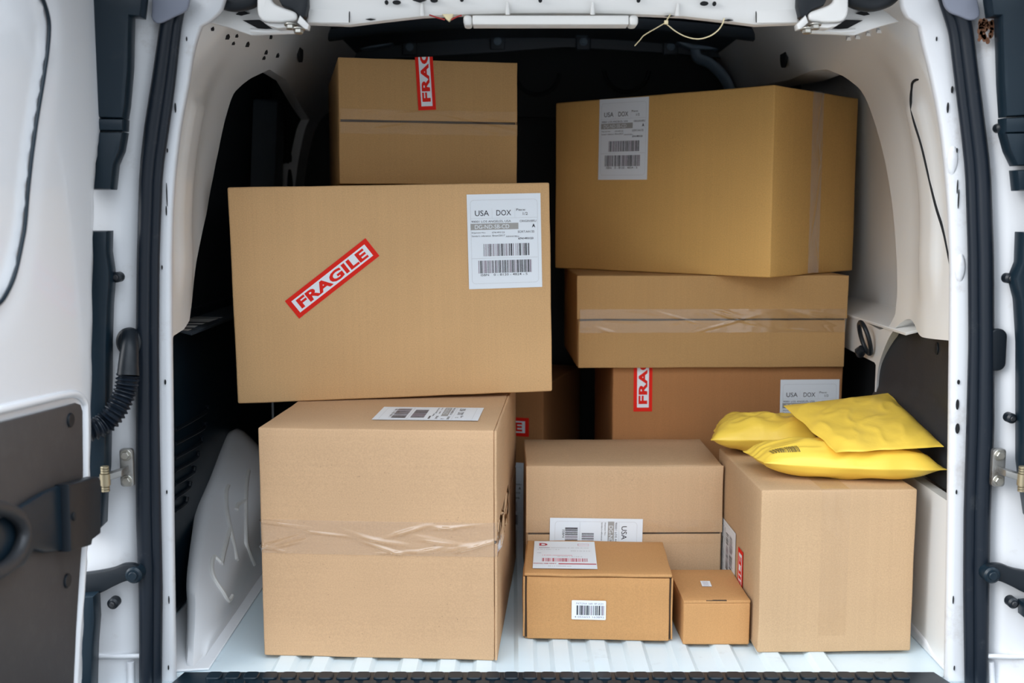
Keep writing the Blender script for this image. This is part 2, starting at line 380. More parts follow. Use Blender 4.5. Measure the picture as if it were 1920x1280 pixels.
# ------------------------------------------------------------------ carton builder
class Carton:
    """local frame: x across the front (0 = middle), y into the van (0 = front face), z up"""
    def __init__(s, label, x, y, z, w_, d, h, yaw, roll, board, group=None, bulge=None, cut=None, r=.0035, seed=1):
        s.w, s.d, s.h, s.b = w_, d, h, board; s.bulge = bulge or {}; s.cut = cut or ()
        s.o = thing('cardboard_box', label, 'box', (x, y, z), (0, roll, yaw), group)
        lo = Vector((-w_/2, 0, 0)); hi = Vector((w_/2, d, h)); t = .0045
        if 'F' in s.cut: lo.y += t
        if 'R' in s.cut: hi.x -= t
        if 'T' in s.cut: hi.z -= t
        rbox_obj('body', lo, hi, board, s.o, r=r, n=(12, 8, 12), bulge={k_: v_ for k_, v_ in s.bulge.items() if k_ not in s.cut}, wob=.0009, seed=seed)
    def flaps(s, face, zs, gap=.003, lean=(.0, .0), seed=3):
        """the two closing flaps of one side, upper and lower, with the slit between them"""
        t = .0042; w_, d, h = s.w, s.d, s.h
        back = None
        for k_, (z0, z1, ex) in enumerate(((zs+gap/2, h-.0005, lean[0]), (.0005, zs-gap/2, lean[1]))):
            if face == 'F': lo, hi = (-w_/2+.0005-ex, -.0002, z0), (w_/2-.0005+ex, t, z1)
            else: lo, hi = (w_/2-t, .001, z0), (w_/2+.0002, d-.001, z1)
            f = rbox_obj('flap', lo, hi, s.b, s.o, r=.0014, n=(10, 10, 6) if face == 'F' else (1, 10, 6), bulge=({face: s.bulge.get(face, 0)}), wob=.0010, seed=seed+k_)
        # dark slit lining
        zz = gap*.7
        if face == 'F': lo, hi = (-w_/2+.004, t*.35, zs-zz), (w_/2-.004, t*.99, zs+zz)
        else: lo, hi = (w_/2-t*.99, .004, zs-zz), (w_/2-t*.35, d-.004, zs+zz)
        rbox_obj('slit_lining', lo, hi, 'board_inside', s.o, r=.0003, n=(2, 2, 2))
    def conform(s, face):
        b_ = s.bulge.get(face, 0)
        if not b_: return None
        if face == 'F': return lambda X, Y: b_*max(0, 1-(X/(s.w/2))**2)*max(0, 1-((Y-s.h/2)/(s.h/2))**2)
        if face == 'T': return lambda X, Y: b_*max(0, 1-(X/(s.w/2))**2)*max(0, 1-((Y-s.d/2)/(s.d/2))**2)
        return lambda X, Y: b_*max(0, 1-((X-s.d/2)/(s.d/2))**2)*max(0, 1-((Y-s.h/2)/(s.h/2))**2)
    def frame(s, face):
        if face == 'F': return (0, 0, 0), (1, 0, 0), (0, 0, 1)
        if face == 'T': return (0, 0, s.h), (1, 0, 0), (0, 1, 0)
        if face == 'R': return (s.w/2, 0, 0), (0, 1, 0), (0, 0, 1)
        if face == 'L': return (-s.w/2, 0, 0), (0, -1, 0), (0, 0, 1)
    def stick(s, name, sheet, face, cx, cy, rot=0, off=.0012, label=None):
        o_, ux, uy = s.frame(face); return sheet.place(name, s.o, o_, ux, uy, rot, cx, cy, off, s.conform(face), label)
    def tape(s, pts, widthdir, width=.05, amp=.0012, seed=1, step=.004, nw=14, m='tape', nr=34):
        """clear tape laid along a path of (point, normal) on the carton, with wrinkles"""
        bm = bmesh.new(); wd = Vector(widthdir); path = []
        for (p, n_), (q, m_) in zip(pts, pts[1:]):
            p, q = Vector(p), Vector(q); L_ = (q-p).length; k_ = max(1, int(L_/step))
            for i in range(k_): path.append((p.lerp(q, i/k_), Vector(n_)))
        path.append((Vector(pts[-1][0]), Vector(pts[-1][1])))
        R = random.Random(seed); rows = []; Ls = 0; prev = path[0][0]
        ridges = [(R.uniform(0, 1), R.uniform(-.5, .5), R.uniform(.10, .34)*R.choice((1, -1)), R.uniform(.0018, .0040), R.uniform(.3, 1), R.uniform(.02, .07)) for _ in range(nr)]
        tot = sum((a[0]-b_[0]).length for a, b_ in zip(path, path[1:]))
        for p, n_ in path:
            Ls += (p-prev).length; prev = p; row = []
            for j in range(nw+1):
                t = j/nw-.5; h = 0
                for (a, b_, sl, sg, hh, ln) in ridges:
                    du = Ls - a*tot; dv = t*width - b_*width
                    dd = dv - sl*du
                    h += hh*math.exp(-(dd/sg)**2)*math.exp(-(du/ln)**2)
                h = amp*min(h, 2.0) + .0006*noise.noise(Vector((Ls*30, t*3, seed)))
                if abs(t) > .47: h *= .2
                c_ = Vector(p) + wd*(t*width)
                cf = 0
                if abs(n_.y+1) < .01 and 'F' in s.bulge: cf = s.conform('F')(c_.x, c_.z)
                row.append(bm.verts.new(c_ + n_.normalized()*(h+.0010+cf)))
            rows.append(row)
        for a, b_ in zip(rows, rows[1:]):
            for j in range(nw): bm.faces.new((a[j], a[j+1], b_[j+1], b_[j]))
        bm.normal_update(); bm.faces.ensure_lookup_table()
        if bm.faces[0].normal.dot(Vector(pts[0][1])) < 0: bmesh.ops.reverse_faces(bm, faces=bm.faces[:])
        return finish('clear_tape', bm, m, s.o, ang=180)
    def tape_front(s, zc, width=.05, amp=.0012, seed=1, wrap=.05, **kw):
        w_ = s.w/2
        s.tape([((-w_, wrap, zc), (-1, 0, 0)), ((-w_, .004, zc), (-1, 0, 0)), ((-w_+.003, 0, zc), (-.3, -1, 0)), ((-w_+.006, 0, zc), (0, -1, 0)),
                ((w_-.006, 0, zc), (0, -1, 0)), ((w_-.003, 0, zc), (.3, -1, 0)), ((w_, .004, zc), (1, 0, 0)), ((w_, wrap, zc), (1, 0, 0))], (0, 0, 1), width, amp, seed, **kw)

# ================================================================== the van
XC = .07                                     # middle of the van
def half_w(z, sd=-1): return (.675 if sd > 0 else .655) - (.10 if sd > 0 else .085)*(max(0, z-.72)/.4)**2
def wall_x(sd, z): return XC + sd*half_w(z, sd)
def on_wall(px, py, sd, off=0.0):
    """pixel -> (y, z) on the inner side wall"""
    X = wall_x(sd, .8)
    for _ in range(6):
        p = on_x(px, py, X+sd*off); X = wall_x(sd, p.z)
    return p.y, p.z
def inside(poly, x, y):
    c = False; n = len(poly); j = n-1
    for i in range(n):
        xi, yi = poly[i]; xj, yj = poly[j]
        if (yi > y) != (yj > y) and x < (xj-xi)*(y-yi)/(yj-yi)+xi: c = not c
        j = i
    return c
def nearest(poly, x, y):
    best = (9e9, 0, 0); n = len(poly)
    for i in range(n):
        ax, ay = poly[i]; bx, by = poly[(i+1) % n]; dx, dy = bx-ax, by-ay
        t = max(0, min(1, ((x-ax)*dx+(y-ay)*dy)/(dx*dx+dy*dy+1e-12))); qx, qy = ax+t*dx, ay+t*dy
        d = (qx-x)**2+(qy-y)**2
        if d < best[0]: best = (d, qx, qy)
    return math.sqrt(best[0]), best[1], best[2]
def grid_panel(bm, u0, u1, v0, v1, cell, fn, holes=(), ret=None, keep=None, mi=0):
    """sheet over (u,v) with clean-edged openings; ret(u,v) folds the rim of each opening back; keep = outline polygon"""
    nu, nv = max(1, int((u1-u0)/cell)), max(1, int((v1-v0)/cell)); du, dv = (u1-u0)/nu, (v1-v0)/nv
    polys = [(h, True) for h in holes] + ([(keep, False)] if keep else [])
    boxes = [(min(p[0] for p in q)-cell*2, max(p[0] for p in q)+cell*2, min(p[1] for p in q)-cell*2, max(p[1] for p in q)+cell*2) for q, _ in polys]
    V = {}; Bd = set(); UV = {}
    for i in range(nu+1):
        for j in range(nv+1):
            u, v = u0+du*i, v0+dv*j
            for (q, _), bx in zip(polys, boxes):
                if bx[0] < u < bx[1] and bx[2] < v < bx[3]:
                    d, qx, qy = nearest(q, u, v)
                    if d < .72*max(du, dv): u, v = qx, qy; Bd.add((i, j)); break
            UV[i, j] = (u, v)
    for i in range(nu):
        for j in range(nv):
            c4 = [(i, j), (i+1, j), (i+1, j+1), (i, j+1)]
            cu = sum(UV[k_][0] for k_ in c4)/4; cv = sum(UV[k_][1] for k_ in c4)/4
            drop = False
            for (q, hole), bx in zip(polys, boxes):
                ins = bx[0] < cu < bx[1] and bx[2] < cv < bx[3] and inside(q, cu, cv)
                if ins == hole: drop = True
            if drop: continue
            vs = []
            for k_ in c4:
                if k_ not in V: V[k_] = bm.verts.new(fn(*UV[k_]))
                vs.append(V[k_])
            try: f = bm.faces.new(vs); f.material_index = mi
            except ValueError: pass
    if ret:
        inv = {v: k_ for k_, v in V.items()}
        es = [e_ for e_ in bm.edges if len(e_.link_faces) == 1 and e_.verts[0] in inv and e_.verts[1] in inv and inv[e_.verts[0]] in Bd and inv[e_.verts[1]] in Bd]
        new = {}
        for e_ in es:
            for v in e_.verts:
                if v not in new: new[v] = bm.verts.new(v.co + Vector(ret(*UV[inv[v]])))
        for e_ in es:
            a, b_ = e_.verts
            try: f = bm.faces.new((a, b_, new[b_], new[a])); f.material_index = mi
            except ValueError: pass
def struct(name, bm, mats, parent=None, **kw): return finish(name, bm, mats, parent, kind='structure', **kw)
def rrect(x0, y0, x1, y1, r, n=6):
    out = []
    for cx, cy, a0 in ((x1-r, y1-r, 0), (x0+r, y1-r, 90), (x0+r, y0+r, 180), (x1-r, y0+r, 270)):
        for k_ in range(n+1):
            a = math.radians(a0+90*k_/n); out.append((cx+math.cos(a)*r, cy+math.sin(a)*r))
    return out

# ---- ground and cargo floor
bm = bmesh.new(); bmesh.ops.create_grid(bm, x_segments=1, y_segments=1, size=30)
for v in bm.verts: v.co.z = -.62
struct('ground', bm, 'asphalt')
ribs = [510, 578, 665, 758, 833, 905, 988, 1060, 1137, 1213, 1303, 1393, 1485, 1578]
bm = bmesh.new(); prof = [(-.72, -.007)]
for px in ribs:
    x = (px-960)/FOC*1.83
    prof += [(x-.021, -.007), (x-.013, 0), (x+.013, 0), (x+.021, -.007)]
prof.append((.86, -.007))
ys = [1.815, 1.83, 1.9, 2.2, 2.6, 3.2]
g = [[bm.verts.new((x, y, z if y > 1.829 else (z if y > 1.82 else -.007 + (z+.007)*.9))) for y in ys] for x, z in prof]
for a, b_ in zip(g, g[1:]):
    for i in range(len(ys)-1): bm.faces.new((a[i], b_[i], b_[i+1], a[i+1]))
recalc(bm); add_rbox(bm, (-.72, 1.76, -.12), (.86, 3.2, -.008), r=.004, n=(1, 1, 1))
struct('floor', bm, 'floor_paint', ang=25)

# ---- black tread plate on the sill
t = thing('sill_plate', 'black studded plastic tread plate along the rear sill below the boxes', 'sill plate', (0, 1.815, 0))
bm = bmesh.new()
a, b_ = at(345, 1262, 1.812), at(1752, 1262, 1.812)
add_prism(bm, [(a.x, 0.0, -.006), (b_.x, 0.0, -.006), (b_.x+.04, -.12, -.012), (a.x-.03, -.12, -.012)], (0, 0, .008), 0, .0015)
x = a.x + .055; row = 0
for ry in (-.017, -.052, -.087):
    x = a.x + (.055 if row != 1 else .07)
    while x < b_.x-.05:
        pts = [(x+p_[0], ry+p_[1], -.004) for p_ in rrect(-.0125, -.014, .0125, .014, .006, 4)]
        add_prism(bm, pts, (0, 0, .0082), 0, .0015, 1); x += .0312
    row += 1
finish('tread', bm, 'navy', t)
bm = bmesh.new(); add_rbox(bm, (-.80, 1.62, -.34), (.94, 1.80, -.02), r=.03, n=(6, 3, 3)); add_rbox(bm, (-.7, 1.78, -.05), (.84, 1.84, -.008), r=.002, n=(1, 1, 1))
struct('trim_5', bm, 'trim_scuff')

# ---- side walls
rec_r = [(1380, 175), (1450, 160), (1500, 150), (1545, 132), (1570, 130), (1590, 143), (1607, 167), (1625, 213), (1641, 265), (1656, 335), (1667, 420), (1672, 490), (1673, 550), (1669, 590), (1658, 612), (1640, 618)]
rec_l = [(520, 150), (486, 130), (465, 147), (447, 173), (431, 226), (419, 283), (409, 333), (397, 400), (386, 450), (374, 510), (364, 560), (356, 600), (345, 617), (326, 629)]
def right_cover_outline(mapper, wallside):
    px = ((1800, 640), (1740, 634), (1722, 628), (1709, 610), (1697, 598), (1682, 603), (1664, 622), (1650, 650), (1638, 688), (1634, 730))
    pp = [mapper(a, b_, 1) for a, b_ in px]
    ol = cat_rom([(p_[0], p_[1], 0) for p_ in pp], 5); ol = [(p_[0], p_[1]) for p_ in ol]
    return ol + [(ol[-1][0]+.005, .285), (1.855, .285), (1.855, ol[0][1])]
def wall(sd):
    bm = bmesh.new()
    px = rec_r if sd > 0 else rec_l
    poly = [on_wall(a, b_, sd) for a, b_ in px]
    if sd > 0: poly += [(2.45, .548), (2.8, .548), (2.95, .60), (2.97, .8), (2.96, 1.0), (2.9, 1.03)]
    else:      poly += [(2.3, .56), (2.8, .56), (3.0, .60), (3.05, .8), (3.04, 1.02)]
    holes = [poly]
    if sd > 0:
        a = on_wall(1633, 684, sd); holes.append([(a[0], a[1]), (a[0]+.004, a[1]+.004), (2.9, a[1]+.02), (2.9, .05), (a[0], .05)])
    if sd > 0: holes.append(right_cover_outline(on_wall, True))
    def emb(y, z):
        h = 0.0
        # long embossed field on the pillar and the crease towards the rear flange
        def sm(a, b_, x): t_ = max(0, min(1, (x-a)/(b_-a))); return t_*t_*(3-2*t_)
        e1 = sm(1.945, 1.965, y)*(1-sm(2.035, 2.06, y))*sm(.60, .70, z)*(1-sm(.955, .975, z))
        h += .008*e1
        ln = 1.872 - .02 + .10*(z-.70)                       # blanked window sits a little deeper
        h -= .016*(1-sm(ln, ln+.02, y))*sm(.62, .70, z)*(1-sm(1.00, 1.04, z))
        h += .035*sm(.99, 1.12, z)*sm(1.85, 1.95, y)
        h += .010*sm(2.0, 2.12, y)*(1-sm(1.02, 1.08, z))*-1
        return h
    fn = lambda y, z: Vector((wall_x(sd, z) - sd*emb(y, z), y, z))
    grid_panel(bm, 1.83, 3.18, -.005 if sd > 0 else .5555, 1.22, .0125, fn, holes, ret=lambda u, v: (sd*(.02 if (sd > 0 and v < .548) else (.025 if (sd < 0 and v > .9) else .085)), .012, 0))
    inner_bm = bm
    # outer skin closing the recess, and the outside of the van
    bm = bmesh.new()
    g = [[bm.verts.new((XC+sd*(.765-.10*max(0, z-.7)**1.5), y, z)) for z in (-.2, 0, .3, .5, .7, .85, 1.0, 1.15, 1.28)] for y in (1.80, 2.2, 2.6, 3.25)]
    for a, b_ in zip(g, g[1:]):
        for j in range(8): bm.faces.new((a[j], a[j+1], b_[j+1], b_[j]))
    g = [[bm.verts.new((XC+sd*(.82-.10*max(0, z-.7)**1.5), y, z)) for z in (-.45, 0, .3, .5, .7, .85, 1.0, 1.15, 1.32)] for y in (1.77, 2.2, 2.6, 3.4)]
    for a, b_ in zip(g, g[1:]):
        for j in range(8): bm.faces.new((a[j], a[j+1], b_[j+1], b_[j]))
    # shelf at the bottom of the recess
    zs = .549
    add_prism(bm, [(XC+sd*.60, 2.10, zs-.003), (XC+sd*.77, 2.10, zs-.003), (XC+sd*.77, 3.0, zs-.003), (XC+sd*.60, 3.0, zs-.003)] if sd < -5 else
              [(XC+sd*.682, 2.12, zs-.002), (XC+sd*.77, 2.12, zs+.02), (XC+sd*.77, 3.0, zs+.02), (XC+sd*.682, 3.0, zs-.002)], (0, 0, -.006), 0, .001)
    # inner stiffening rib inside the recess
    yb = 2.62 if sd > 0 else 2.88
    if sd < 0: add_prism(bm, [(XC+sd*.755, yb, .56), (XC+sd*.70, yb+.03, .56), (XC+sd*.70, yb+.13, .56), (XC+sd*.755, yb+.16, .56)], (-sd*.03, 0, .50), 0, .008, 3)
    if sd < 0:
        add_disc(bm, (XC-.655, yb+.08, .80), (1, 0, 0), .035, .004, 28, 1, 0, .085)
        for dy, dz, r in ((-.01, .135, .008), (.012, .115, .011), (-.02, .105, .006)): add_disc(bm, (XC-.655, yb+.08+dy, .80+dz), (1, 0, 0), r, .004, 14, 1)
    struct('trim_8' if sd > 0 else 'trim_7', bm, ['paint_warm' if sd > 0 else 'roof_dark', 'matte_black'], ang=50)  # left skin is white paint too, coloured dark for the recess shade
    bm = inner_bm
    # punched slots along the top rail
    sl = [(1592, 71, 2, 5), (1608, 68, 1.3, 5), (1627, 63, 1.3, 4.5), (1646, 57, 1.3, 5), (1472, 104, 7, 22)] if sd > 0 else [(433, 68, 3, 6), (447, 67, 2, 3.5), (445, 81, 2, 3.5), (468, 82, 2.5, 6), (505, 68, 2, 5), (501, 97, 2, 5), (500, 108, 2, 4), (521, 103, 2.5, 5), (415, 54, 1, 4), (561, 96, 6, 20), (405, 0, 1, 1)]
    for a, b_, rw, rh in sl:
        y, z = on_wall(a, b_, sd, -.032); x = wall_x(sd, z) - sd*emb(y, z)
        k_ = y/FOC; hole = sd < 0 or rw > 5
        add_disc(bm, (x+sd*.004, y, z), (-sd, 0, 0), max(.004, rw*k_*3), .0065 if hole else .009, 4 if rw < 5 else 20, 1 if hole else 0, 0, rh*k_)
    if sd > 0:       # dark shut line of the blanked side window
        pts = []
        for a, b_ in ((1752, 143), (1718, 150), (1710, 168), (1713, 195), (1723, 228), (1736, 270), (1748, 320), (1760, 385), (1771, 440), (1786, 515)):
            y, z = on_wall(a, b_, sd, 0); pts.append((wall_x(sd, z)-sd*emb(y, z)-.0005, y, z))
        add_tube(bm, cat_rom(pts, 5), .0022, 8, mi=1)
    return struct('wall_right' if sd > 0 else 'wall_left', bm, ['paint_warm', 'matte_black'], ang=50)
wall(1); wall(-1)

# ---- ceiling, bulkhead, roof beams
bm = bmesh.new()
n_ = 16; top = []
for i in range(n_+1):
    a = -1+2*i/n_; x = XC + a*.60; z = 1.245 - .045*a*a - .03*abs(a)**6
    top.append([bm.verts.new((x, y, z - (.06 if y < 1.9 else 0))) for y in (1.80, 1.92, 2.4, 2.8, 3.22)])
for a, b_ in zip(top, top[1:]):
    for j in range(4): bm.faces.new((a[j], b_[j], b_[j+1], a[j+1]))
for y in (2.35, 2.72):
    add_tube(bm, [(XC+.6*(-1+2*i/20), y, 1.225-.045*(-1+i/10)**2) for i in range(21)], .02, 8, flat=(1.6, .6))
add_prism(bm, [(XC-.80, 1.45, 1.30), (XC+.80, 1.45, 1.30), (XC+.80, 3.4, 1.32), (XC-.80, 3.4, 1.32)], (0, 0, .03), 0)  # outer roof; its unseen rear overhang is added to shade the header
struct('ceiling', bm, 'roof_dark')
bm = bmesh.new()
add_rbox(bm, (XC-.76, 3.18, -.1), (XC+.76, 3.22, 1.30), r=.004, n=(4, 1, 4))
for px, py in ((1008, 135), (1175, 130), (842, 140)):
    c = at(px, py, 3.175); pts = [c + Vector((.062*math.cos(a), 0, .062*math.sin(a))) for a in [PI*1.02+PI*.96*i/20 for i in range(21)]]
    add_tube(bm, pts, .006, 8)
c = at(970, 222, 3.178); d = at(1045, 222, 3.178); add_tube(bm, [c, d], .004, 8)
struct('wall_back', bm, 'bulkhead')
bm = bmesh.new(); Yb = 3.06
edge = [(560, 118), (620, 94), (690, 90), (730, 84), (748, 72), (780, 70), (888, 65), (900, 59), (960, 55), (1040, 54), (1072, 60), (1082, 66), (1130, 66), (1142, 62), (1235, 68), (1262, 73), (1280, 84), (1300, 92), (1360, 92), (1400, 98), (1455, 120)]
lo = [at(a, b_, Yb) for a, b_ in edge]; hi = [at(a, b_-9, Yb) for a, b_ in edge]
add_prism(bm, lo + hi[::-1], (0, .05, 0), 0, .003)
# skirt under the beam with bolted pads
sk = [at(a, b_, Yb+.06) for a, b_ in ((640, 112), (760, 108), (930, 98), (1060, 88), (1260, 100), (1370, 110))]
skt = [p_ + Vector((0, 0, .075)) for p_ in sk]
add_prism(bm, sk + skt[::-1], (0, .012, 0), 1, .002)
for a, b_ in ((768, 88), (933, 77), (1094, 78), (1258, 87)):
    p_ = at(a, b_, Yb+.045); add_rbox(bm, p_+Vector((-.02, 0, -.022)), p_+Vector((.02, .012, .022)), r=.004, n=(2, 1, 2), mi=1); add_bolt(bm, p_, (0, -1, 0), .008, 0)
add_tube(bm, cat_rom([at(a, b_, 3.08) for a, b_ in ((1303, 92), (1308, 108), (1330, 118), (1352, 138), (1366, 160), (1376, 190), (1380, 230))], 5), .012, 10, mi=0, flat=(1.5, .8))
struct('trim_4', bm, ['beam', 'roof_dark'])

# ---- rear opening: flange, jamb and rubber seals
Y0 = 1.80
FL_IN_R = [(1690, -12), (1692, 12), (1703, 34), (1724, 46), (1731, 80), (1742, 122), (1757, 190), (1767, 250), (1775, 320), (1781, 400), (1785, 500), (1784, 640), (1783, 720), (1782, 820), (1780, 960), (1776, 1180), (1774, 1310)]
FL_IN_L = [(425, -14), (415, 18), (396, 38), (377, 48), (370, 68), (365, 84), (360, 108), (352, 160), (344, 200), (337, 240), (327, 320), (322, 400), (320, 480), (320, 640), (322, 800), (323, 960), (325, 1100), (328, 1310)]
SE_IN_R = [(1752, -12), (1775, 60), (1787, 160), (1797, 240), (1806, 320), (1811, 480), (1812, 640), (1808, 800), (1803, 960), (1802, 1100), (1805, 1310)]
SE_OUT_R = [(1800, -12), (1815, 60), (1828, 160), (1838, 240), (1848, 320), (1854, 480), (1855, 640), (1855, 800), (1848, 960), (1846, 1100), (1844, 1310)]
SE_IN_L = [(356, -12), (343, 50), (331, 160), (320, 240), (308, 320), (302, 480), (301, 640), (302, 800), (305, 960), (308, 1100), (306, 1310)]
SE_OUT_L = [(322, -12), (307, 50), (291, 160), (278, 240), (269, 320), (264, 480), (262, 640), (262, 800), (262, 960), (267, 1100), (268, 1310)]
def interp_x(curve, y):
    c = curve
    for (xa, ya), (xb, yb) in zip(c, c[1:]):
        if ya <= y <= yb: return xa+(xb-xa)*(y-ya)/(yb-ya)
    return c[-1][0] if y > c[-1][1] else c[0][0]
def smooth_curve(c, y):
    return sum(interp_x(c, y+k_*9)*w_ for k_, w_ in ((-2, 1), (-1, 2), (0, 3), (1, 2), (2, 1)))/9
YS = [-8, 0, 8, 16, 24, 32, 40, 48, 56, 66, 78, 90, 105, 120, 140, 160, 185, 210, 240, 270, 300, 340] + list(range(370, 1310, 28)) + [1300]
for sd, fi, si, so in ((1, FL_IN_R, SE_IN_R, SE_OUT_R), (-1, FL_IN_L, SE_IN_L, SE_OUT_L)):
    bm = bmesh.new(); rows = []
    for y in YS:
        a, b_, c = interp_x(fi, y), smooth_curve(si, y), smooth_curve(so, y); m_ = (b_+c)/2
        jo = 1990 if sd > 0 else 60
        base = [(a, Y0+.05, sd*.030), (a, Y0+.012, 0.0), (a+sd*2, Y0+.002, 0), (a+sd*5, Y0, 0), ((a+b_)/2, Y0-.001, 0), (b_, Y0, 0), (m_, Y0, 0), (c-sd*2, Y0+.004, 0), (c+sd*5, Y0-.003, 0),
                (c+sd*18, Y0-.012, 0), (c+sd*34, Y0-.018, 0), (c+sd*60, Y0-.022, 0), (jo, Y0-.030, 0)]
        row = []
        for px, Y, dx in base:
            p_ = at(px, y, Y0); p_.y = Y; p_.x += dx; row.append(bm.verts.new(p_))
        rows.append(row)
    for r0, r1 in zip(rows, rows[1:]):
        for j in range(len(r0)-1): bm.faces.new((r0[j], r0[j+1], r1[j+1], r1[j]))
    recalc(bm)
    # dark punched holes down the flange
    HO = [(1756, 73, 1.3, 4), (1785, 168, 2, 6.5), (1777, 202, 2, 9.5), (1794, 282, 1.5, 4.5), (1795, 350, 1.1, 13), (1797, 373, 1.2, 18), (1803, 500, 1.6, 4.5), (1797, 716, 2.5, 4.5), (1795, 758, 3, 10), (1795, 803, 4, 10), (1793, 922, 1.4, 4.5), (1787, 1124, 1.2, 8), (1789, 1252, 1.2, 5)] if sd > 0 else \
         [(350, 73, 1.2, 4), (325, 170, 1.8, 6), (329, 202, 1.6, 9), (314, 282, 1.2, 4), (313, 365, 1, 22), (312, 395, 1.2, 9), (304, 501, 1.2, 4), (310, 716, 1.8, 5), (313, 922, 1.3, 4), (317, 1124, 1.1, 8), (316, 1251, 1.2, 5)]
    for px, py, rx, ry in HO:
        p_ = at(px, py, Y0-.0015); add_disc(bm, p_, (0, -1, 0), rx*Y0/FOC, .0012, 18, 1, 0, ry*Y0/FOC)
    if sd > 0:
        for px, py in ((1786, 300), (1800, 502)):       # pressed dimples
            p_ = at(px, py, Y0-.0002); add_disc(bm, p_, (0, -1, 0), .009, .0035, 28, 0, .0034, .024)
    # seam and drain rib low on the jamb
    if sd > 0: a, b_ = at(1846, 1229, Y0-.020), at(1935, 1231, Y0-.024)
    else: a, b_ = at(186, 1230, Y0-.024), at(264, 1229, Y0-.014)
    add_tube(bm, [a, a.lerp(b_, .5)+Vector((0, -.002, 0)), b_], .004, 10)
    q = [(1857, 1240), (1860, 1300)] if sd > 0 else [(245, 1240), (246, 1300)]
    add_tube(bm, [at(q[0][0], q[0][1], Y0-.016), at(q[1][0], q[1][1], Y0-.016)], .006, 10)
    struct('trim_2' if sd > 0 else 'trim_1', bm, ['paint_dirty_dimmed' if sd > 0 else 'paint_dirty_dimmed', 'matte_black'], ang=60)
    # double-lipped rubber seal
    bm = bmesh.new()
    r1 = []; r2 = []; p1 = []; p2 = []
    for y in YS:
        b_, c = smooth_curve(si, y), smooth_curve(so, y); wv = abs(c-b_)*Y0/FOC
        k1 = b_+(c-b_)*.22; k2 = b_+(c-b_)*.66
        a = at(k1, y, Y0); a.y = Y0-.012; p1.append(a); r1.append(wv*.26)
        a = at(k2, y, Y0); a.y = Y0-.016; p2.append(a); r2.append(wv*.36)
    add_tube(bm, p1, r1, 14); add_tube(bm, p2, r2, 16)
    o = finish('door_seal', bm, 'rubber')
    tag(o, 'black rubber door seal running down the %s side of the van opening' % ('right' if sd > 0 else 'left'), 'door seal', 'rubber seals of the rear opening')

# ---- roof header across the top
hd = [(480, 62), (560, 56), (577, 43), (656, 46), (720, 38), (792, 30), (860, 27), (960, 24.5), (1036, 24)]
hd = hd + [(2073-a, b_) for a, b_ in hd[-2::-1]]
bm = bmesh.new(); Yh = 1.835
# face
rows = []
for a, b_ in hd[2:-2]:
    lo = at(a, b_, Yh); row = [Vector((lo.x, Yh+.055, lo.z+.006)), Vector((lo.x, Yh+.012, lo.z-.002)), lo.copy(), lo+Vector((0, -.006, .006)), lo+Vector((0, -.010, .02)), lo+Vector((0, -.022, .09)), lo+Vector((0, -.03, .20))]
    rows.append([bm.verts.new(p_) for p_ in row])
for r0, r1 in zip(rows, rows[1:]):
    for j in range(6): bm.faces.new((r0[j], r1[j], r1[j+1], r0[j+1]))
recalc(bm)
for a, b_, rx, ry in ((725, 5, 3.4, 4), (744, 5, 7.5, 3.8), (1013, 1, 3.5, 4), (1197, 1, 3.5, 4), (1320, 7, 7.5, 3.8), (1339, 7.5, 3.5, 4), (866, 0, 3.5, 3.5), (787, 1, 13, 4), (814, 1, 7, 4)):
    p_ = at(a, b_, Yh-.016); add_disc(bm, p_, (0, -1, 0), rx*Yh/FOC, .003, 20 if rx < 10 else 4, 1, 0, ry*Yh/FOC)
for a in (792, 952, 1111, 1270):   # small pressed ribs on the lip
    q = at(a, 27 if a in (952, 1111) else 29, Yh-.008); add_tube(bm, [q+Vector((0, 0, .0)), q+Vector((0, -.006, .018))], [.004, .002], 8)
for a, b_ in ((695, 37), (1255, 30.5), (1365, 38.5)):
    p_ = at(a, b_, Yh-.002); add_disc(bm, p_, (0, -1, .0), .008, .004, 4, 1, 0, .0014)
# seams left and right and the corner gussets
for sg in (0, 1):
    f_ = (lambda p_: p_) if sg == 0 else (lambda p_: (2073-p_[0], p_[1]))
    gus = [(386, 40), (420, 14), (470, -6), (500, -6), (500, 40), (548, 52), (575, 52), (560, 62), (470, 66), (430, 52)]
    gg = [at(*f_(p_), 1.87) for p_ in gus]; add_prism(bm, gg, (0, .012, 0), 0, .003)
    tri = [at(*f_(p_), 1.866) for p_ in ((455, 38), (487, 37), (515, 54), (487, 55))]; add_prism(bm, tri, (0, .003, 0), 1)
    tri = [at(*f_(p_), 1.866) for p_ in ((452, 18), (468, 25), (452, 29), (442, 27))]; add_prism(bm, tri, (0, .003, 0), 1)
    add_tube(bm, [at(*f_(p_), 1.855) for p_ in ((470, 57), (500, 59), (530, 57), (556, 55))], .004, 8)
    add_tube(bm, [at(*f_(p_), Yh-.009) for p_ in ((656, -8), (655.5, 20), (655, 42))], .0008, 6, mi=1)
    pl = [at(*f_(p_), Yh-.010) for p_ in ((578, -8), (654, -8), (654, 43), (578, 42))]; add_prism(bm, pl, (0, .003, 0), 0, .001)
struct('trim_3', bm, ['paint_warm', 'matte_black'], ang=35)

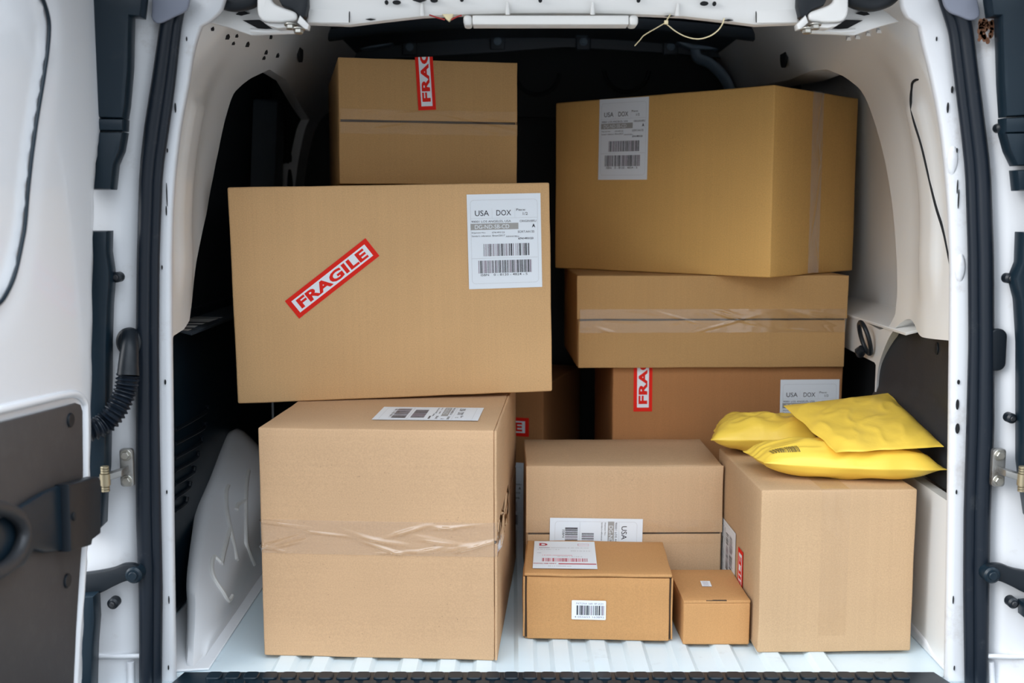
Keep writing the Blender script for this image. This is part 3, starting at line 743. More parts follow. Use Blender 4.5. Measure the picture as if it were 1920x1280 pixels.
# hinge brackets left and right of the header
for sg in (0, 1):
    f_ = (lambda a, b_, Y: at(a, b_, Y)) if sg == 0 else (lambda a, b_, Y: at(2073-a, b_, Y))
    side = 'left' if sg == 0 else 'right'
    t = thing('hinge_bracket', 'white pressed steel bracket with two bolts at the %s end of the roof header' % side, 'bracket', f_(520, 30, 1.82), group='header brackets')
    inv = Matrix.Translation(-Vector(t.location))
    bm = bmesh.new()
    pl = cat_rom([f_(a, b_, 1.80) for a, b_ in ((482, -14), (482, 18), (487, 33), (499, 40), (530, 41), (550, 39), (556, 32), (552, 22), (528, 13), (512, 4), (505, -14))], 4)
    add_prism(bm, pl, (0, .012, 0), 0, .004, 3)
    add_prism(bm, [f_(a, b_, 1.812) for a, b_ in ((494, 42), (550, 42), (560, 50), (520, 53), (505, 49))], (0, .03, 0), 0, .003)
    add_prism(bm, [f_(a, b_, 1.80) for a, b_ in ((562, 28), (579, 46), (577, 55), (570, 54), (557, 42))], (0, .02, 0), 0, .002)
    bmesh.ops.transform(bm, matrix=inv, verts=bm.verts[:]); finish('plate', bm, 'paint_warm', t)
    for a, b_ in ((545, 46), (560, 54)):
        bm = bmesh.new(); add_bolt(bm, f_(a, b_, 1.803), (0, -.15, -1), .0075); bmesh.ops.transform(bm, matrix=inv, verts=bm.verts[:]); finish('bolt', bm, 'bolt', t)
    bm = bmesh.new()
    add_prism(bm, [f_(a, b_, 1.806) for a, b_ in ((516, -12), (577, -12), (577, 10), (572, 30), (560, 36), (556, 26), (548, 18), (528, 10))], (0, .03, 0), 0, .004)
    bmesh.ops.transform(bm, matrix=inv, verts=bm.verts[:]); finish('foam_wedge', bm, 'black', t)
    # black tube in the upper corner
    bm = bmesh.new(); add_tube(bm, cat_rom([f_(a, b_, 1.84) for a, b_ in ((398, -14), (412, -2), (440, 6), (470, 0), (486, -14))], 6), .014, 14)
    o = finish('cable_conduit', bm, 'black'); tag(o, 'thick black conduit arching into the top %s corner of the opening' % side, 'conduit', 'corner conduits')
    # grey rounded flap over the seal top
    bm = bmesh.new()
    fl = cat_rom([at(a, b_, 1.765) for a, b_ in (((284, -14), (284, 18), (283, 32), (291, 42), (303, 42), (328, 30), (350, 17), (357, -14)) if sg == 0 else ((1766, -14), (1772, 10), (1783, 23), (1800, 30), (1818, 37), (1832, 35), (1838, 22), (1830, -14)))], 4)
    add_prism(bm, fl, (0, .008, 0), 0, .003, 3)
    o = finish('seal_cover', bm, 'grey_flap'); tag(o, 'grey rounded plastic flap over the top of the %s door seal' % side, 'cover flap', 'seal cover flaps')

# interior lamp bar on the header
t = thing('lamp_bar', 'long white lamp bar under the middle of the roof header', 'lamp', at(1034, 34, 1.82))
a, b_ = at(868, 43, 1.805), at(1199, 25.5, 1.805); cx = t.location
def loc(p_): return Vector(p_) - Vector(cx)
A_, B_ = loc(a), loc(b_); e1, e2 = at(885, 43, 1.805).x-cx[0], at(1181, 43, 1.805).x-cx[0]
rbox_obj('housing', (e1, 0, A_.z), (e2, .04, B_.z), 'white_plastic', t, r=.002, n=(6, 2, 2))
rbox_obj('end_cap', (A_.x, -.0005, A_.z-.001), (e1-.0006, .041, B_.z+.0005), 'white_plastic', t, r=.005, n=(2, 2, 2))
rbox_obj('end_cap', (e2+.0006, -.0005, A_.z-.001), (B_.x, .041, B_.z+.0005), 'white_plastic', t, r=.005, n=(2, 2, 2))

# cable tie and wire clip
bm = bmesh.new(); Yt = 1.80
add_tube(bm, cat_rom([at(a, b_, Yt) for a, b_ in ((1257, 27), (1249, 42), (1257, 51), (1272, 62), (1290, 70), (1310, 73), (1330, 68), (1345, 58), (1354, 46), (1358, 34))], 6), .0011, 6, flat=(1.3, .7))
add_tube(bm, cat_rom([at(a, b_, Yt-.002) for a, b_ in ((1249, 42), (1230, 53), (1208, 66), (1200, 75), (1190, 86))], 5), .0011, 6, flat=(1.4, .6))
p_ = at(1249, 42, Yt-.002); add_rbox(bm, p_-Vector((.003, .003, .003)), p_+Vector((.003, .003, .003)), r=.0008, n=(1, 1, 1))
tag(finish('cable_tie', bm, 'tie'), 'looped pale nylon cable tie hanging from the roof header', 'cable tie')
t = thing('wire_clip', 'small yellow wire clip with red wires beside the lamp bar', 'clip', at(840, 32, 1.80)); off = Vector(t.location)
bm = bmesh.new(); add_prism(bm, [at(a, b_, 1.80)-off for a, b_ in ((829, 26), (850, 26), (848, 33), (842, 40), (836, 35))], (0, .01, 0), 0, .001); finish('clip_body', bm, 'tie', t)
for pts in (((805, 28), (820, 33), (834, 37)), ((846, 37), (858, 31), (866, 29))):
    bm = bmesh.new(); add_tube(bm, cat_rom([at(a, b_, 1.80)-off for a, b_ in pts], 5), .0012, 6); finish('wire', bm, 'red_wire', t)

# ---- wheel arches
def arch(sd, xf, prof, lean, foot):
    bm = bmesh.new()
    pf = cat_rom([(y, z, 0) for y, z in prof], 5); n = len(pf)
    Xo = XC+sd*.755; cy = (prof[0][0]+prof[-1][0])/2; zt = max(p_.y for p_ in pf); seq = []
    mid = [Vector((cy+(p_.x-cy)*.25, p_.y*.25, 0)) for p_ in pf]
    def ring(k_, dx, src=pf):
        return [bm.verts.new((xf+sd*(dx*min(1, .10+max(0, p_.y)/.20)+lean*max(0, k_-.8)*5*p_.y/zt), cy+(p_.x-cy)*(k_ if p_.y > .02 else max(k_, .9)), max(-.006, p_.y*k_ -.002))) for p_ in src]
    seq = [ring(.2, 0), ring(.4, .001), ring(.62, .003), ring(.72, .011), ring(.80, .024), ring(.88, .044), ring(.94, .062), ring(.98, .076), ring(1.0, .088)]
    seq.append([bm.verts.new((v.co.x+sd*.012, cy+(v.co.y-cy)*.985, v.co.z*.985)) for v in seq[-1]])
    seq.append([bm.verts.new((v.co.x+sd*.012, cy+(v.co.y-cy)*.93, v.co.z*.93)) for v in seq[-1]])
    bm.faces.new(seq[0])
    for r0, r1 in zip(seq, seq[1:]):
        for j in range(n-1): bm.faces.new((r0[j], r0[j+1], r1[j+1], r1[j]))
    recalc(bm)
    add_prism(bm, [(xf-sd*foot, 1.84, -.006), (xf+sd*.11, 1.82, -.006), (xf+sd*.11, 2.80, -.006), (xf-sd*foot, 2.80, -.006)], (0, 0, .004), 0, .001)
    return bm
AP = [(1.835, -.004), (1.90, .026), (1.965, .057), (2.036, .095), (2.20, .155), (2.37, .212), (2.47, .253), (2.547, .277), (2.62, .25), (2.70, .18), (2.76, .10), (2.80, -.004)]
bm = arch(-1, -.541, AP, .012, .02)
from mathutils.bvhtree import BVHTree
tree = BVHTree.FromBMesh(bm)
def on_arch(px, py):
    h = tree.ray_cast(Vector((0, 0, EYE)), ray(px, py).normalized())[0]
    return h if h is not None else on_x(px, py, -.5395)
o = finish('wheel_arch', bm, 'paint', ang=50); tag(o, 'white steel wheel arch on the left of the cargo floor with pale hand drawn lines', 'wheel arch', 'wheel arches')
bm = bmesh.new()
for pts in (((428, 910), (424, 925), (426, 960), (434, 1000), (444, 1050)), ((432, 990), (422, 1025), (415, 1057)), ((466, 882), (461, 920), (461, 1000), (463, 1025), (476, 1058)), ((461, 938), (447, 945), (443, 955)), ((415, 1055), (401, 1044), (397, 1065), (402, 1085), (418, 1110), (428, 1126), (435, 1117))):
    path = cat_rom([on_arch(a, b_) for a, b_ in pts], 6)
    add_tube(bm, path, .0046, 8, flat=(1, 1))
s_ = finish('drawn_line', bm, 'white_plastic', o); s_['label'] = 'pale raised sealant lines'
bm = arch(1, .742, [(y, z*.95) for y, z in AP], .01, .0)
o = finish('wheel_arch', bm, 'paint', ang=50); tag(o, 'white steel wheel arch at the right behind the tallest front box', 'wheel arch', 'wheel arches')

# ---- black side trims
# left: plastic cover with louvres
t = thing('side_cover', 'black plastic side cover with louvre slots on the left cargo wall', 'side cover', (-.655, 2.0, .0)); off = Vector(t.location)
bm = bmesh.new()
Xl = -.655
def lx(y, z): return Vector((Xl - .02*max(0, z-.42), y, z)) - off
louv = []
for k_, (a, b_, c, d) in enumerate(((327, 806, 384, 772), (327, 832, 380, 802), (327, 858, 374, 830), (327, 882, 367, 858), (327, 908, 360, 886), (327, 933, 352, 914), (327, 957, 346, 943))):
    p0, p1 = on_x(a, b_, Xl), on_x(c, d, Xl); louv.append((p0, p1))
grid_panel(bm, 1.845, 3.0, .0, .575, .02, lx)
finish('cover_panel', bm, 'navy', t)
for p0, p1 in louv:
    bm = bmesh.new(); q0, q1 = p0-off, p1-off; q0.x += .001; q1.x += .002
    add_tube(bm, cat_rom([q0, q0.lerp(q1, .5)+Vector((.002, 0, 0)), q1, q1+Vector((.002, .006, .012))], 5), .004, 8)
    finish('louvre', bm, 'black', t)
# right: brown-grey trim with wheel dome
def sm(a, b_, x): t_ = max(0, min(1, (x-a)/(b_-a))); return t_*t_*(3-2*t_)
t = thing('side_cover', 'dark scuffed side cover bulging over the right wheel behind yellow mailers', 'side cover', (.80, 2.2, .4)); off = Vector(t.location)
Xr = .800
ol = [(y+(.014 if y > 2.2 else .006), z+(.012 if z > .3 else 0)) for y, z in right_cover_outline(lambda a, b_, sd: on_wall(a, b_, 1), False)]
def rx(y, z):
    d = ((y-2.16)/.36)**2 + ((z-.10)/.335)**2
    h = .030*max(0, min(1, (1.0-d)*5)) if d < 1 else 0
    st = max(0, min(1, (2.20-y)/.03)) * .006
    return Vector((.757+.043*(1-sm(2.12, 2.32, y))-h*.7-st, y, z)) - off
bm = bmesh.new(); grid_panel(bm, 1.83, 2.62, .27, .62, .011, rx, keep=ol, ret=lambda u, v: (.012, 0, 0)); finish('cover_panel', bm, 'trim_scuff', t)
for a, b_ in ((1696, 615), (1663, 633), (1728, 653)):
    q_ = on_wall(a, b_, 1, .02); p_ = rx(*q_) + Vector((.001, 0, 0)); bm = bmesh.new(); add_disc(bm, p_, (-1, 0, 0), .009, .004, 18, 0, .001, .012); finish('fastener', bm, 'black', t)
# black plate standing in for the shade inside the opening low on the right
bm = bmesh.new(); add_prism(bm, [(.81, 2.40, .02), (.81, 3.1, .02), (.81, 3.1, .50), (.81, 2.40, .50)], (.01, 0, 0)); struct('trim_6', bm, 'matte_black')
# tie-down ring
t = thing('tie_down_ring', 'black metal tie-down ring on the white right wall beside the boxes', 'ring', (0, 0, 0))
y, z = on_wall(1628, 637, 1); X = wall_x(1, z)-.004; t.location = (X, y, z)
bm = bmesh.new(); add_tube(bm, [(-.003-.010*math.cos(2*PI*i/28), .030*math.sin(2*PI*i/28)*.9, .033*math.cos(2*PI*i/28)+.004) for i in range(29)], .0048, 10, cap=False); finish('ring', bm, 'black', t)
bm = bmesh.new(); add_tube(bm, [(-.002, .016, -.020), (-.005, .022, -.027), (-.002, .030, -.036)], [.009, .012, .008], 10); finish('mount', bm, 'black', t)

# ---- rear doors
d1 = link('door_1', None); d1['kind'] = 'structure'
XD = -.63
bm = bmesh.new()
hinge = [(224, -20), (222, 0), (214, 100), (205, 200), (197, 270), (190, 330), (188, 410), (186, 500), (185, 640), (183, 800), (181, 960), (177, 1040), (172, 1100), (168, 1190), (165, 1310)]
hy = [on_x(a, b_, XD) for a, b_ in hinge]
outline = [(p_.y, p_.z) for p_ in hy] + [(1.17, -.14), (1.17, 1.22), (hy[0].y, 1.22)]
win = [(p_.y, p_.z) for p_ in [on_x(a, b_, XD) for a, b_ in ((70, -24), (80, 0), (89, 30), (91, 55), (88, 95), (80, 150), (70, 210), (60, 280), (52, 350), (46, 420), (40, 455), (28, 510), (14, 545), (-4, 570), (-40, 590), (-160, 610))]] + [(1.06, .72), (1.06, 1.18), (1.30, 1.20)]
def sm(a, b_, x): t_ = max(0, min(1, (x-a)/(b_-a))); return t_*t_*(3-2*t_)
def dfn(y, z):
    x = XD - .016*(1-sm(0, .028, nearest_edge(y, z)))     # rolled outer edge
    d = nearest(win, y, z)[0]
    if inside(win, y, z): x -= .006*sm(0, .012, d)
    else: x -= .003*(1-sm(.004, .05, d))
    return Vector((x, y, z))
edge_poly = [(p_.y, p_.z) for p_ in hy]
def nearest_edge(y, z):
    for (ya, za), (yb, zb) in zip(edge_poly, edge_poly[1:]):
        if zb <= z <= za: return max(0, ya+(yb-ya)*(z-za)/(zb-za+1e-9) - y)
    return max(0, edge_poly[-1][0]-y)
grid_panel(bm, 1.17, 1.82, -.14, 1.20, .0125, dfn, keep=outline)
# door edge and outer skin
rows = []
for p_ in hy:
    rows.append([bm.verts.new((XD-.016, p_.y, p_.z)), bm.verts.new((XD-.022, p_.y+.004, p_.z)), bm.verts.new((XD-.035, p_.y+.005, p_.z)), bm.verts.new((XD-.075, p_.y+.002, p_.z)), bm.verts.new((XD-.08, p_.y-.01, p_.z)), bm.verts.new((XD-.085, 1.17, p_.z))])
for r0, r1 in zip(rows, rows[1:]):
    for j in range(5): bm.faces.new((r0[j], r0[j+1], r1[j+1], r1[j]))
finish('inner_panel', bm, 'paint', d1, ang=60)
bm = bmesh.new(); add_tube(bm, cat_rom([(XD+.0008, y, z) for y, z in win[:16]], 5), .0028, 8); finish('window_seal', bm, 'navy', d1)
# lower trim panel
tp = [(-160, 838), (-60, 806), (0, 790), (60, 775), (120, 760), (136, 755), (144, 758), (148, 770), (149, 880), (148, 960), (146, 1030), (141, 1100), (136, 1180), (130, 1310), (-160, 1310)]
bm = bmesh.new(); add_prism(bm, [on_x(a, b_, XD+.003) for a, b_ in tp], (.006, 0, 0), 0, .002, 2); trim_o = finish('lower_trim', bm, 'trim_brown', d1); trim_o['label'] = 'brown grey lower door trim'
bm = bmesh.new()       # pressed rim that frames the trim
add_tube(bm, cat_rom([on_x(a, b_, XD+.001) for a, b_ in ((-60, 782), (0, 768), (60, 754), (120, 740), (142, 739), (155, 750), (159, 775), (159, 880), (157, 1000), (151, 1110), (143, 1200), (138, 1310))], 5), .006, 10, flat=(1, 1)); finish('trim_rim', bm, 'paint', d1)
for a, b_ in ((131, 787), (125, 1088)):
    bm = bmesh.new(); add_disc(bm, on_x(a, b_, XD+.009), (1, 0, 0), .011, .003, 20, 0, .001, .010); finish('fastener', bm, 'black', trim_o)
bm = bmesh.new()
add_prism(bm, [on_x(a, b_, XD+.012) for a, b_ in ((100, 908), (158, 893), (162, 900), (162, 1000), (146, 1012), (144, 1022), (104, 1034))], (.022, 0, 0), 0, .004, 2)
lt = finish('latch_box', bm, 'black', d1)
bm = bmesh.new(); add_disc(bm, on_x(138, 968, XD+.0345), (1, 0, 0), .004, .002, 14, 0, 0, .006); finish('keyhole', bm, 'matte_black', lt)
bm = bmesh.new()
add_prism(bm, [on_x(a, b_, XD+.010) for a, b_ in ((-120, 1010), (-20, 972), (30, 946), (70, 922), (99, 910), (103, 1032), (70, 1036), (48, 1030), (30, 1060), (-20, 1085), (-120, 1100))], (.012, 0, 0), 0, .005, 2)
finish('handle_housing', bm, 'navy', d1)
bm = bmesh.new()
add_tube(bm, cat_rom([on_x(a, b_, XD+.03) for a, b_ in ((-80, 940), (-10, 950), (25, 962), (42, 984), (43, 1012), (28, 1046), (0, 1070), (-60, 1092))], 6), .009, 12); finish('pull_handle', bm, 'trim_scuff', d1)
# right door: only its hinge edge shows
d2 = link('door_2', None); d2['kind'] = 'structure'
hy2 = [on_x(a, b_, .79) for a, b_ in ((1906, -20), (1915, 60), (1924, 150), (1936, 330), (1942, 640), (1946, 960), (1960, 1310))]
bm = bmesh.new(); rows = []
for p_ in hy2: rows.append([bm.verts.new((.78, 1.17, p_.z)), bm.verts.new((.782, p_.y-.03, p_.z)), bm.verts.new((.786, p_.y-.008, p_.z)), bm.verts.new((.80, p_.y, p_.z)), bm.verts.new((.85, p_.y, p_.z)), bm.verts.new((.865, 1.17, p_.z))])
for r0, r1 in zip(rows, rows[1:]):
    for j in range(5): bm.faces.new((r0[j], r0[j+1], r1[j+1], r1[j]))
finish('inner_panel', bm, 'paint', d2, ang=60)

# ---- dark lamp housings in the gap between doors and jamb
def housing(label, outs, tabs, group='lamp housings beside the doors', side=-1):
    t = thing('lamp_housing', label, 'lamp housing', at(*outs[0][0], 1.73), group=group); off = Vector(t.location)
    for pts in outs:
        bm = bmesh.new(); add_prism(bm, [at(a, b_, 1.765)-off for a, b_ in pts], (0, -.035, 0), 0, .005, 2); finish('panel', bm, 'navy', t)
    for a, b_, r in tabs:
        k_ = 1.73/FOC; bm = bmesh.new(); c = at(a, b_, 1.752)-off
        add_disc(bm, c+Vector((0, .018, 0)), (0, -1, 0), r*k_, .018, 24, 0, .003)
        o_ = finish('screw_tab', bm, 'black', t)
        bm = bmesh.new(); add_disc(bm, c, (0, -1, 0), r*.5*k_, .003, 20, 0, .001); add_disc(bm, c+Vector((0, -.003, 0)), (0, -1, 0), r*.22*k_, .001, 6, 0); finish('screw', bm, 'trim_scuff', o_)
L1 = [[(120, -14), (282, -14), (276, 38), (256, 36), (254, 130), (248, 200), (244, 225), (150, 222)], [(150, 224), (245, 226), (244, 248), (150, 247)], [(150, 250), (244, 250), (238, 285), (227, 310), (222, 356), (150, 356)],
      [(150, 432), (215, 432), (214, 470), (219, 505), (219, 530), (216, 570), (214, 640), (213, 760), (211, 870), (206, 920), (204, 975), (184, 995), (150, 1000)],
      [(140, 1108), (190, 1104), (192, 1150), (188, 1200), (185, 1310), (140, 1310)]]
housing('dark blue black plastic lamp housing between the left door and jamb', L1, ((217, 520, 10), (210, 1133, 11)), side=-1)
R1 = [[(1838, -14), (2000, -14), (2000, 214), (1869, 222), (1865, 160), (1861, 36), (1845, 36)], [(1868, 224), (2000, 218), (2000, 248), (1868, 252)], [(1868, 252), (2000, 250), (2000, 310), (1890, 312), (1877, 285)],
      [(1889, 320), (2000, 314), (2000, 358), (1893, 358)],
      [(1906, 1120), (2000, 1112), (2000, 1162), (1906, 1146)],
      [(1900, 434), (2000, 434), (2000, 1000), (1935, 990), (1915, 960), (1906, 900), (1901, 860), (1901, 640), (1896, 560), (1886, 520), (1898, 490)]]
housing('dark blue black plastic lamp housing beside the white right jamb', R1, ((1879, 239, 9), (1896, 522, 10), (1899, 785, 10), (1902, 1132, 11)), side=1)
# weathered rust streak above right jamb
bm = bmesh.new()
for i in range(60):
    a, b_ = 1835+random.random()*26, 42+random.random()**2*36; p_ = at(a, b_, Y0-.031); r = .001+.003*random.random()
    add_disc(bm, p_, (0, -1, 0), r, .0006, 9, 0, 0, r*(1+random.random()))
tag(finish('rust_patch', bm, 'rust'), 'brown rust specks at the top of the right jamb', 'rust', kind='stuff')

# ---- hardware on the jambs
for sg in (0, 1):
    side = 'left' if sg == 0 else 'right'
    mx = (lambda a: a) if sg == 0 else (lambda a: 2110-a)
    Yj = 1.758
    t = thing('door_check', 'zinc door check bracket with two hex bolts on the %s jamb' % side, 'bracket', at(mx(237), 877, Yj), group='door checks'); off = Vector(t.location)
    bm = bmesh.new(); q = rrect(-.0105, -.031, .0105, .031, .005, 5); add_prism(bm, [(x, 0, z) for x, z in q], (0, .010, 0), 0, .001); finish('plate', bm, 'steel', t)
    for dz in (.021, -.021):
        bm = bmesh.new(); add_bolt(bm, (0, 0, dz), (0, -1, 0), .0068); finish('bolt', bm, 'bolt', t)
    bm = bmesh.new(); s_ = -1 if sg == 0 else 1
    add_prism(bm, [(s_*x, y, z) for x, y, z in ((-.004, -.034, .004), (.026, -.044, -.004), (.060, -.05, -.018), (.060, -.05, -.028), (.026, -.044, -.014), (-.004, -.034, -.006))], (0, .034, 0), 0, .001); finish('strap', bm, 'steel', t)
    bm = bmesh.new()
    for zz in (-.028, -.024, -.020): add_disc(bm, (s_*.020, -.040, zz), (0, 0, 1), .0065, .003, 16, 0, .0006)
    add_disc(bm, (s_*.020, -.040, -.018), (0, 0, 1), .008, .018, 20)
    for zz in (.001, .005, .009): add_disc(bm, (s_*.020, -.040, zz), (0, 0, 1), .0065, .003, 16, 0, .0006)
    finish('hinge_pin', bm, 'brass', t)
    # black stay arm lower down
    t = thing('stay_arm', 'black curved door stay arm with round pivot on the %s jamb' % side, 'stay arm', at(mx(254), 1075, 1.76), group='door stays'); off = Vector(t.location)
    bm = bmesh.new(); pts = cat_rom([at(mx(a), b_, 1.755)-off for a, b_ in ((150, 1076), (180, 1072), (210, 1066), (232, 1058), (254, 1060), (262, 1076), (254, 1091), (236, 1090), (212, 1100), (188, 1112), (150, 1125))], 4)
    add_prism(bm, pts, (0, .014, 0), 0, .003, 2); finish('arm', bm, 'black', t)
    bm = bmesh.new(); c = Vector((0, .012, 0)); add_disc(bm, c, (0, -1, 0), .0135, .024, 28, 0, .003); add_disc(bm, c+Vector((0, -.024, 0)), (0, -1, 0), .007, .003, 24, 0, .001); finish('pivot', bm, 'navy', t)
# corrugated cable boot on the left and the plug on the right
t = thing('cable_boot', 'black corrugated rubber cable boot bending from the left jamb into the door', 'cable boot', at(242, 650, 1.75)); off = Vector(t.location)
bm = bmesh.new(); add_disc(bm, at(244, 640, 1.776)-off, (0, -1, 0), .020, .012, 30, 0, .004, .023); finish('grommet', bm, 'black', t)
bm = bmesh.new(); pth = cat_rom([at(243, 622, 1.765)-off, at(243, 650, 1.745)-off, at(241, 680, 1.735)-off, at(240, 704, 1.73)-off], 5); add_tube(bm, pth, [.009]+[.0125+.0045*i/14 for i in range(len(pth)-1)], 20); finish('sleeve', bm, 'black', t)
pth = cat_rom([at(a, b_, Y)-off for a, b_, Y in ((240, 703, 1.73), (236, 728, 1.728), (227, 752, 1.722), (214, 774, 1.715), (199, 791, 1.71), (180, 803, 1.70), (150, 812, 1.69))], 16)
bm = bmesh.new(); acc = 0; rad = []
for i, p_ in enumerate(pth):
    if i: acc += (p_-pth[i-1]).length
    rad.append((.0162 if acc < .075 else .0162-.02*(acc-.075)*0)+.0022*math.cos(acc/.0068*2*PI)*(1 if acc < .11 else .1))
add_tube(bm, pth, rad, 22); finish('bellows', bm, 'rubber', t)
bm = bmesh.new(); q = at(1871, 656, 1.773); add_prism(bm, [q+Vector((x, 0, z)) for x, z in rrect(-.0145, -.034, .0145, .034, .013, 8)], (0, .012, 0), 0, .003, 3)
tag(finish('rubber_plug', bm, 'black'), 'tall oval black rubber plug in the right jamb', 'plug')

# ================================================================== the boxes
# big bottom-left carton
A = Carton('large pale carton standing on the floor at front left, glossy tape around its middle', -.2315, 1.8767, 0, .4114, .58, .4075, -.0596, 0, 'kraft_pale', bulge={'F': .003}, cut=('R',), seed=1)
A.flaps('R', .212, .006)
A.tape_front(.217, .060, .0042, seed=5, wrap=.02, step=.003, nw=36, m='tape_shiny', nr=20)
A.tape([((.2057, .006, .212), (1, 0, 0)), ((.2057, .30, .212), (1, 0, 0))], (0, 0, 1), .055, .0035, 9, .003, 30, 'tape_shiny', 14)
A.stick('shipping_label', shipping_sheet(.130, .190, 21), 'T', .0715, .145, -90)
# big carton on top of it
Bx = Carton('large carton lying on the bottom left one, with slanted red FRAGILE sticker and white label', -.2251, 2.1782, .4113, .6191, .56, .4164, .1382, -.0182, 'kraft_big', seed=2)
Bx.stick('shipping_label', shipping_sheet(.1460, .1850, 31), 'F', .2182, .3030, .25)
Bx.stick('fragile_sticker', fragile_sheet(.197, .0432), 'F', -.1196, .2387, 36.6)
# carton on top of that
Cx = Carton('dim carton at the very top left, standing on the large FRAGILE carton', -.1715, 2.35, .8320, .3719, .52, .2538, .1986, .0033, 'kraft_mid', cut=('F',), seed=3)
Cx.flaps('F', .128, .0042)
Cx.tape_front(.127, .050, .0018, seed=15, wrap=.0055, step=.003, nw=30, m='tape', nr=7)
f = fragile_sheet(.197, .0368); f.clip(0, .1965/2-.195+.104+.0015)
Cx.stick('fragile_sticker', f, 'F', -.0105, .2505, 93.5)
# top right turned carton
Dx = Carton('big golden carton turned corner-on at the top right of the load', .3228, 2.54, .6378, .5886, .3872, .3969, -.7374, 0, 'kraft_gold', seed=4)
f = shipping_sheet(.1400, .1860, 41); f.clip(1, .0915)
Dx.stick('shipping_label', f, 'F', -.0905, .3035, -.8)
Dx.tape([((.2943-.001, .190, .3969), (.3, 0, 1)), ((.2943, .190, .3969), (1, 0, 0)), ((.2943, .190, .002), (1, 0, 0))], (0, 1, 0), .050, .0030, 23, .003, 30, 'tape_shiny', 5)
# flat carton under it
Ex = Carton('wide low carton with taped slit, squeezed under the turned golden carton', .4402, 2.44, .4336, .5922, .40, .2035, .0284, 0, 'kraft_mid', cut=('F',), seed=5)
Ex.flaps('F', .1065, .0036, (.003, -.001))
Ex.tape_front(.104, .052, .0026, seed=33, wrap=.0055, step=.003, nw=30, m='tape_shiny', nr=8)
# brown carton beneath
Fx = Carton('reddish brown carton at back right, upright red FRAGILE sticker and white label', .4812, 2.46, 0, .515, .40, .4325, .0252, 0, 'kraft_brown', seed=6)
f = fragile_sheet(.197, .0416); f.clip(0, .0005)
Fx.stick('fragile_sticker', f, 'F', -.1903, .4318, 90.3)
Fx.stick('shipping_label', shipping_sheet(.1325, .172, 51), 'F', .184, .3178, .2)
# dark carton behind
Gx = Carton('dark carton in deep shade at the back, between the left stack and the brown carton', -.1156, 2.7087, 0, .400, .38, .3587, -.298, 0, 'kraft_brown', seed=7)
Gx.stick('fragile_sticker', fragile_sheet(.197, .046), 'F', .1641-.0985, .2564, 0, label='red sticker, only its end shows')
f = shipping_sheet(.12, .186, 61); Gx.stick('shipping_label', f, 'F', .1385-.045, .075, 0)
# middle carton
Hx = Carton('pale carton in the middle of the floor, sideways white label half hidden', .225, 2.18, 0, .393, .26, .2731, .0104, 0, 'kraft_front', cut=('F',), seed=8)
Hx.flaps('F', .1348, .0030, (.001, -.002))
Hx.tape_front(.138, .050, .0008, seed=44, wrap=.05)
f = shipping_sheet(.1455, .186, 71); Hx.stick('shipping_label', f, 'F', -.0572, .0940, -91.0, off=.0024)
# front right tall carton
Lx = Carton('tall pale carton at front right carrying the yellow mailers', .5720, 1.9045, 0, .2739, .3499, .2946, .030, 0, 'kraft_sand', seed=9)
f = shipping_sheet(.118, .170, 81); Lx.stick('shipping_label', f, 'L', -.2640, .1050, 90)
f = fragile_sheet(.160, .0390); Lx.stick('fragile_sticker', f, 'L', -.137, .0660, 90)
Lx.tape([((-.006, .17, .2946), (0, 0, 1)), ((-.006, .004, .2946), (0, 0, 1)), ((-.006, .001, .2936), (0, -1, 1)), ((-.006, 0, .29), (0, -1, 0)), ((-.006, 0, .031), (0, -1, 0))], (1, 0, 0), .050, .0003, 52)
# orange postal carton
Jx = Carton('orange-brown carton with a red printed postal label on top, at front centre', .1556, 1.9572, 0, .2672, .2026, .1259, -.0449, 0, 'kraft_orange', cut=('F', 'T'), r=.004, seed=10)
# remake its front and lid as separate panels
rbox_obj('front_panel', (-.1290, -.0005, .002), (.1290, .0045, .119), 'kraft_orange', Jx.o, r=.002, n=(10, 1, 6), bulge={'F': .0015}, wob=.0012, seed=21)
rbox_obj('lid', (-.1345, -.0030, .1200), (.1345, .2026, .1262), 'kraft_orange', Jx.o, r=.0028, n=(12, 10, 1), wob=.0014, seed=22)
rbox_obj('side_flap', (-.1360, -.001, .006), (-.1325, .198, .119), 'kraft_orange', Jx.o, r=.0012, n=(1, 8, 6), bulge={'L': .002}, wob=.0018, seed=23)
rbox_obj('side_flap', (.1325, -.001, .004), (.1355, .198, .119), 'kraft_orange', Jx.o, r=.0012, n=(1, 8, 6), bulge={'R': .001}, wob=.0012, seed=24)
for x in (-.1307, .1307): rbox_obj('slit_lining', (x-.0017, .0030, .004), (x+.0017, .0048, .119), 'board_inside', Jx.o, r=.0004, n=(1, 1, 1))
f = Flat(['paper']); W, H = .1185/2, .169/2
f.rect(-W, -H, W, H, 'paper', 1, 4, 5)
X = lambda a: -W+a*2*W
Y = lambda b_: H-b_*2*H
f.text('D', X(.085), Y(.185), .135*2*W, .105*2*H, 'label_red', 2, True)
f.rect(X(.72), Y(.175), X(.90), Y(.165), 'label_pink'); f.rect(X(.72), Y(.10), X(.90), Y(.09), 'label_pink'); f.rect(X(.72), Y(.175), X(.727), Y(.09), 'label_red'); f.rect(X(.895), Y(.175), X(.90), Y(.09), 'label_pink')
for yy, x0, x1, mm in ((.265, .085, .26, 'ink_soft'), (.265, .28, .90, 'ink_line'), (.33, .06, .42, 'ink_line'), (.38, .60, .93, 'ink_line'), (.46, .06, .12, 'ink_line'), (.545, .14, .62, 'label_pink'), (.59, .38, .78, 'ink_line'), (.93, .24, .60, 'ink_line')):
    R = random.Random(int(yy*1000)); x = x0
    while x < x1:
        wd = R.uniform(.008, .022); f.rect(X(x), Y(yy), X(min(x+wd, x1)), Y(yy-.022), mm); x += wd + R.choice((.006, .006, .018))
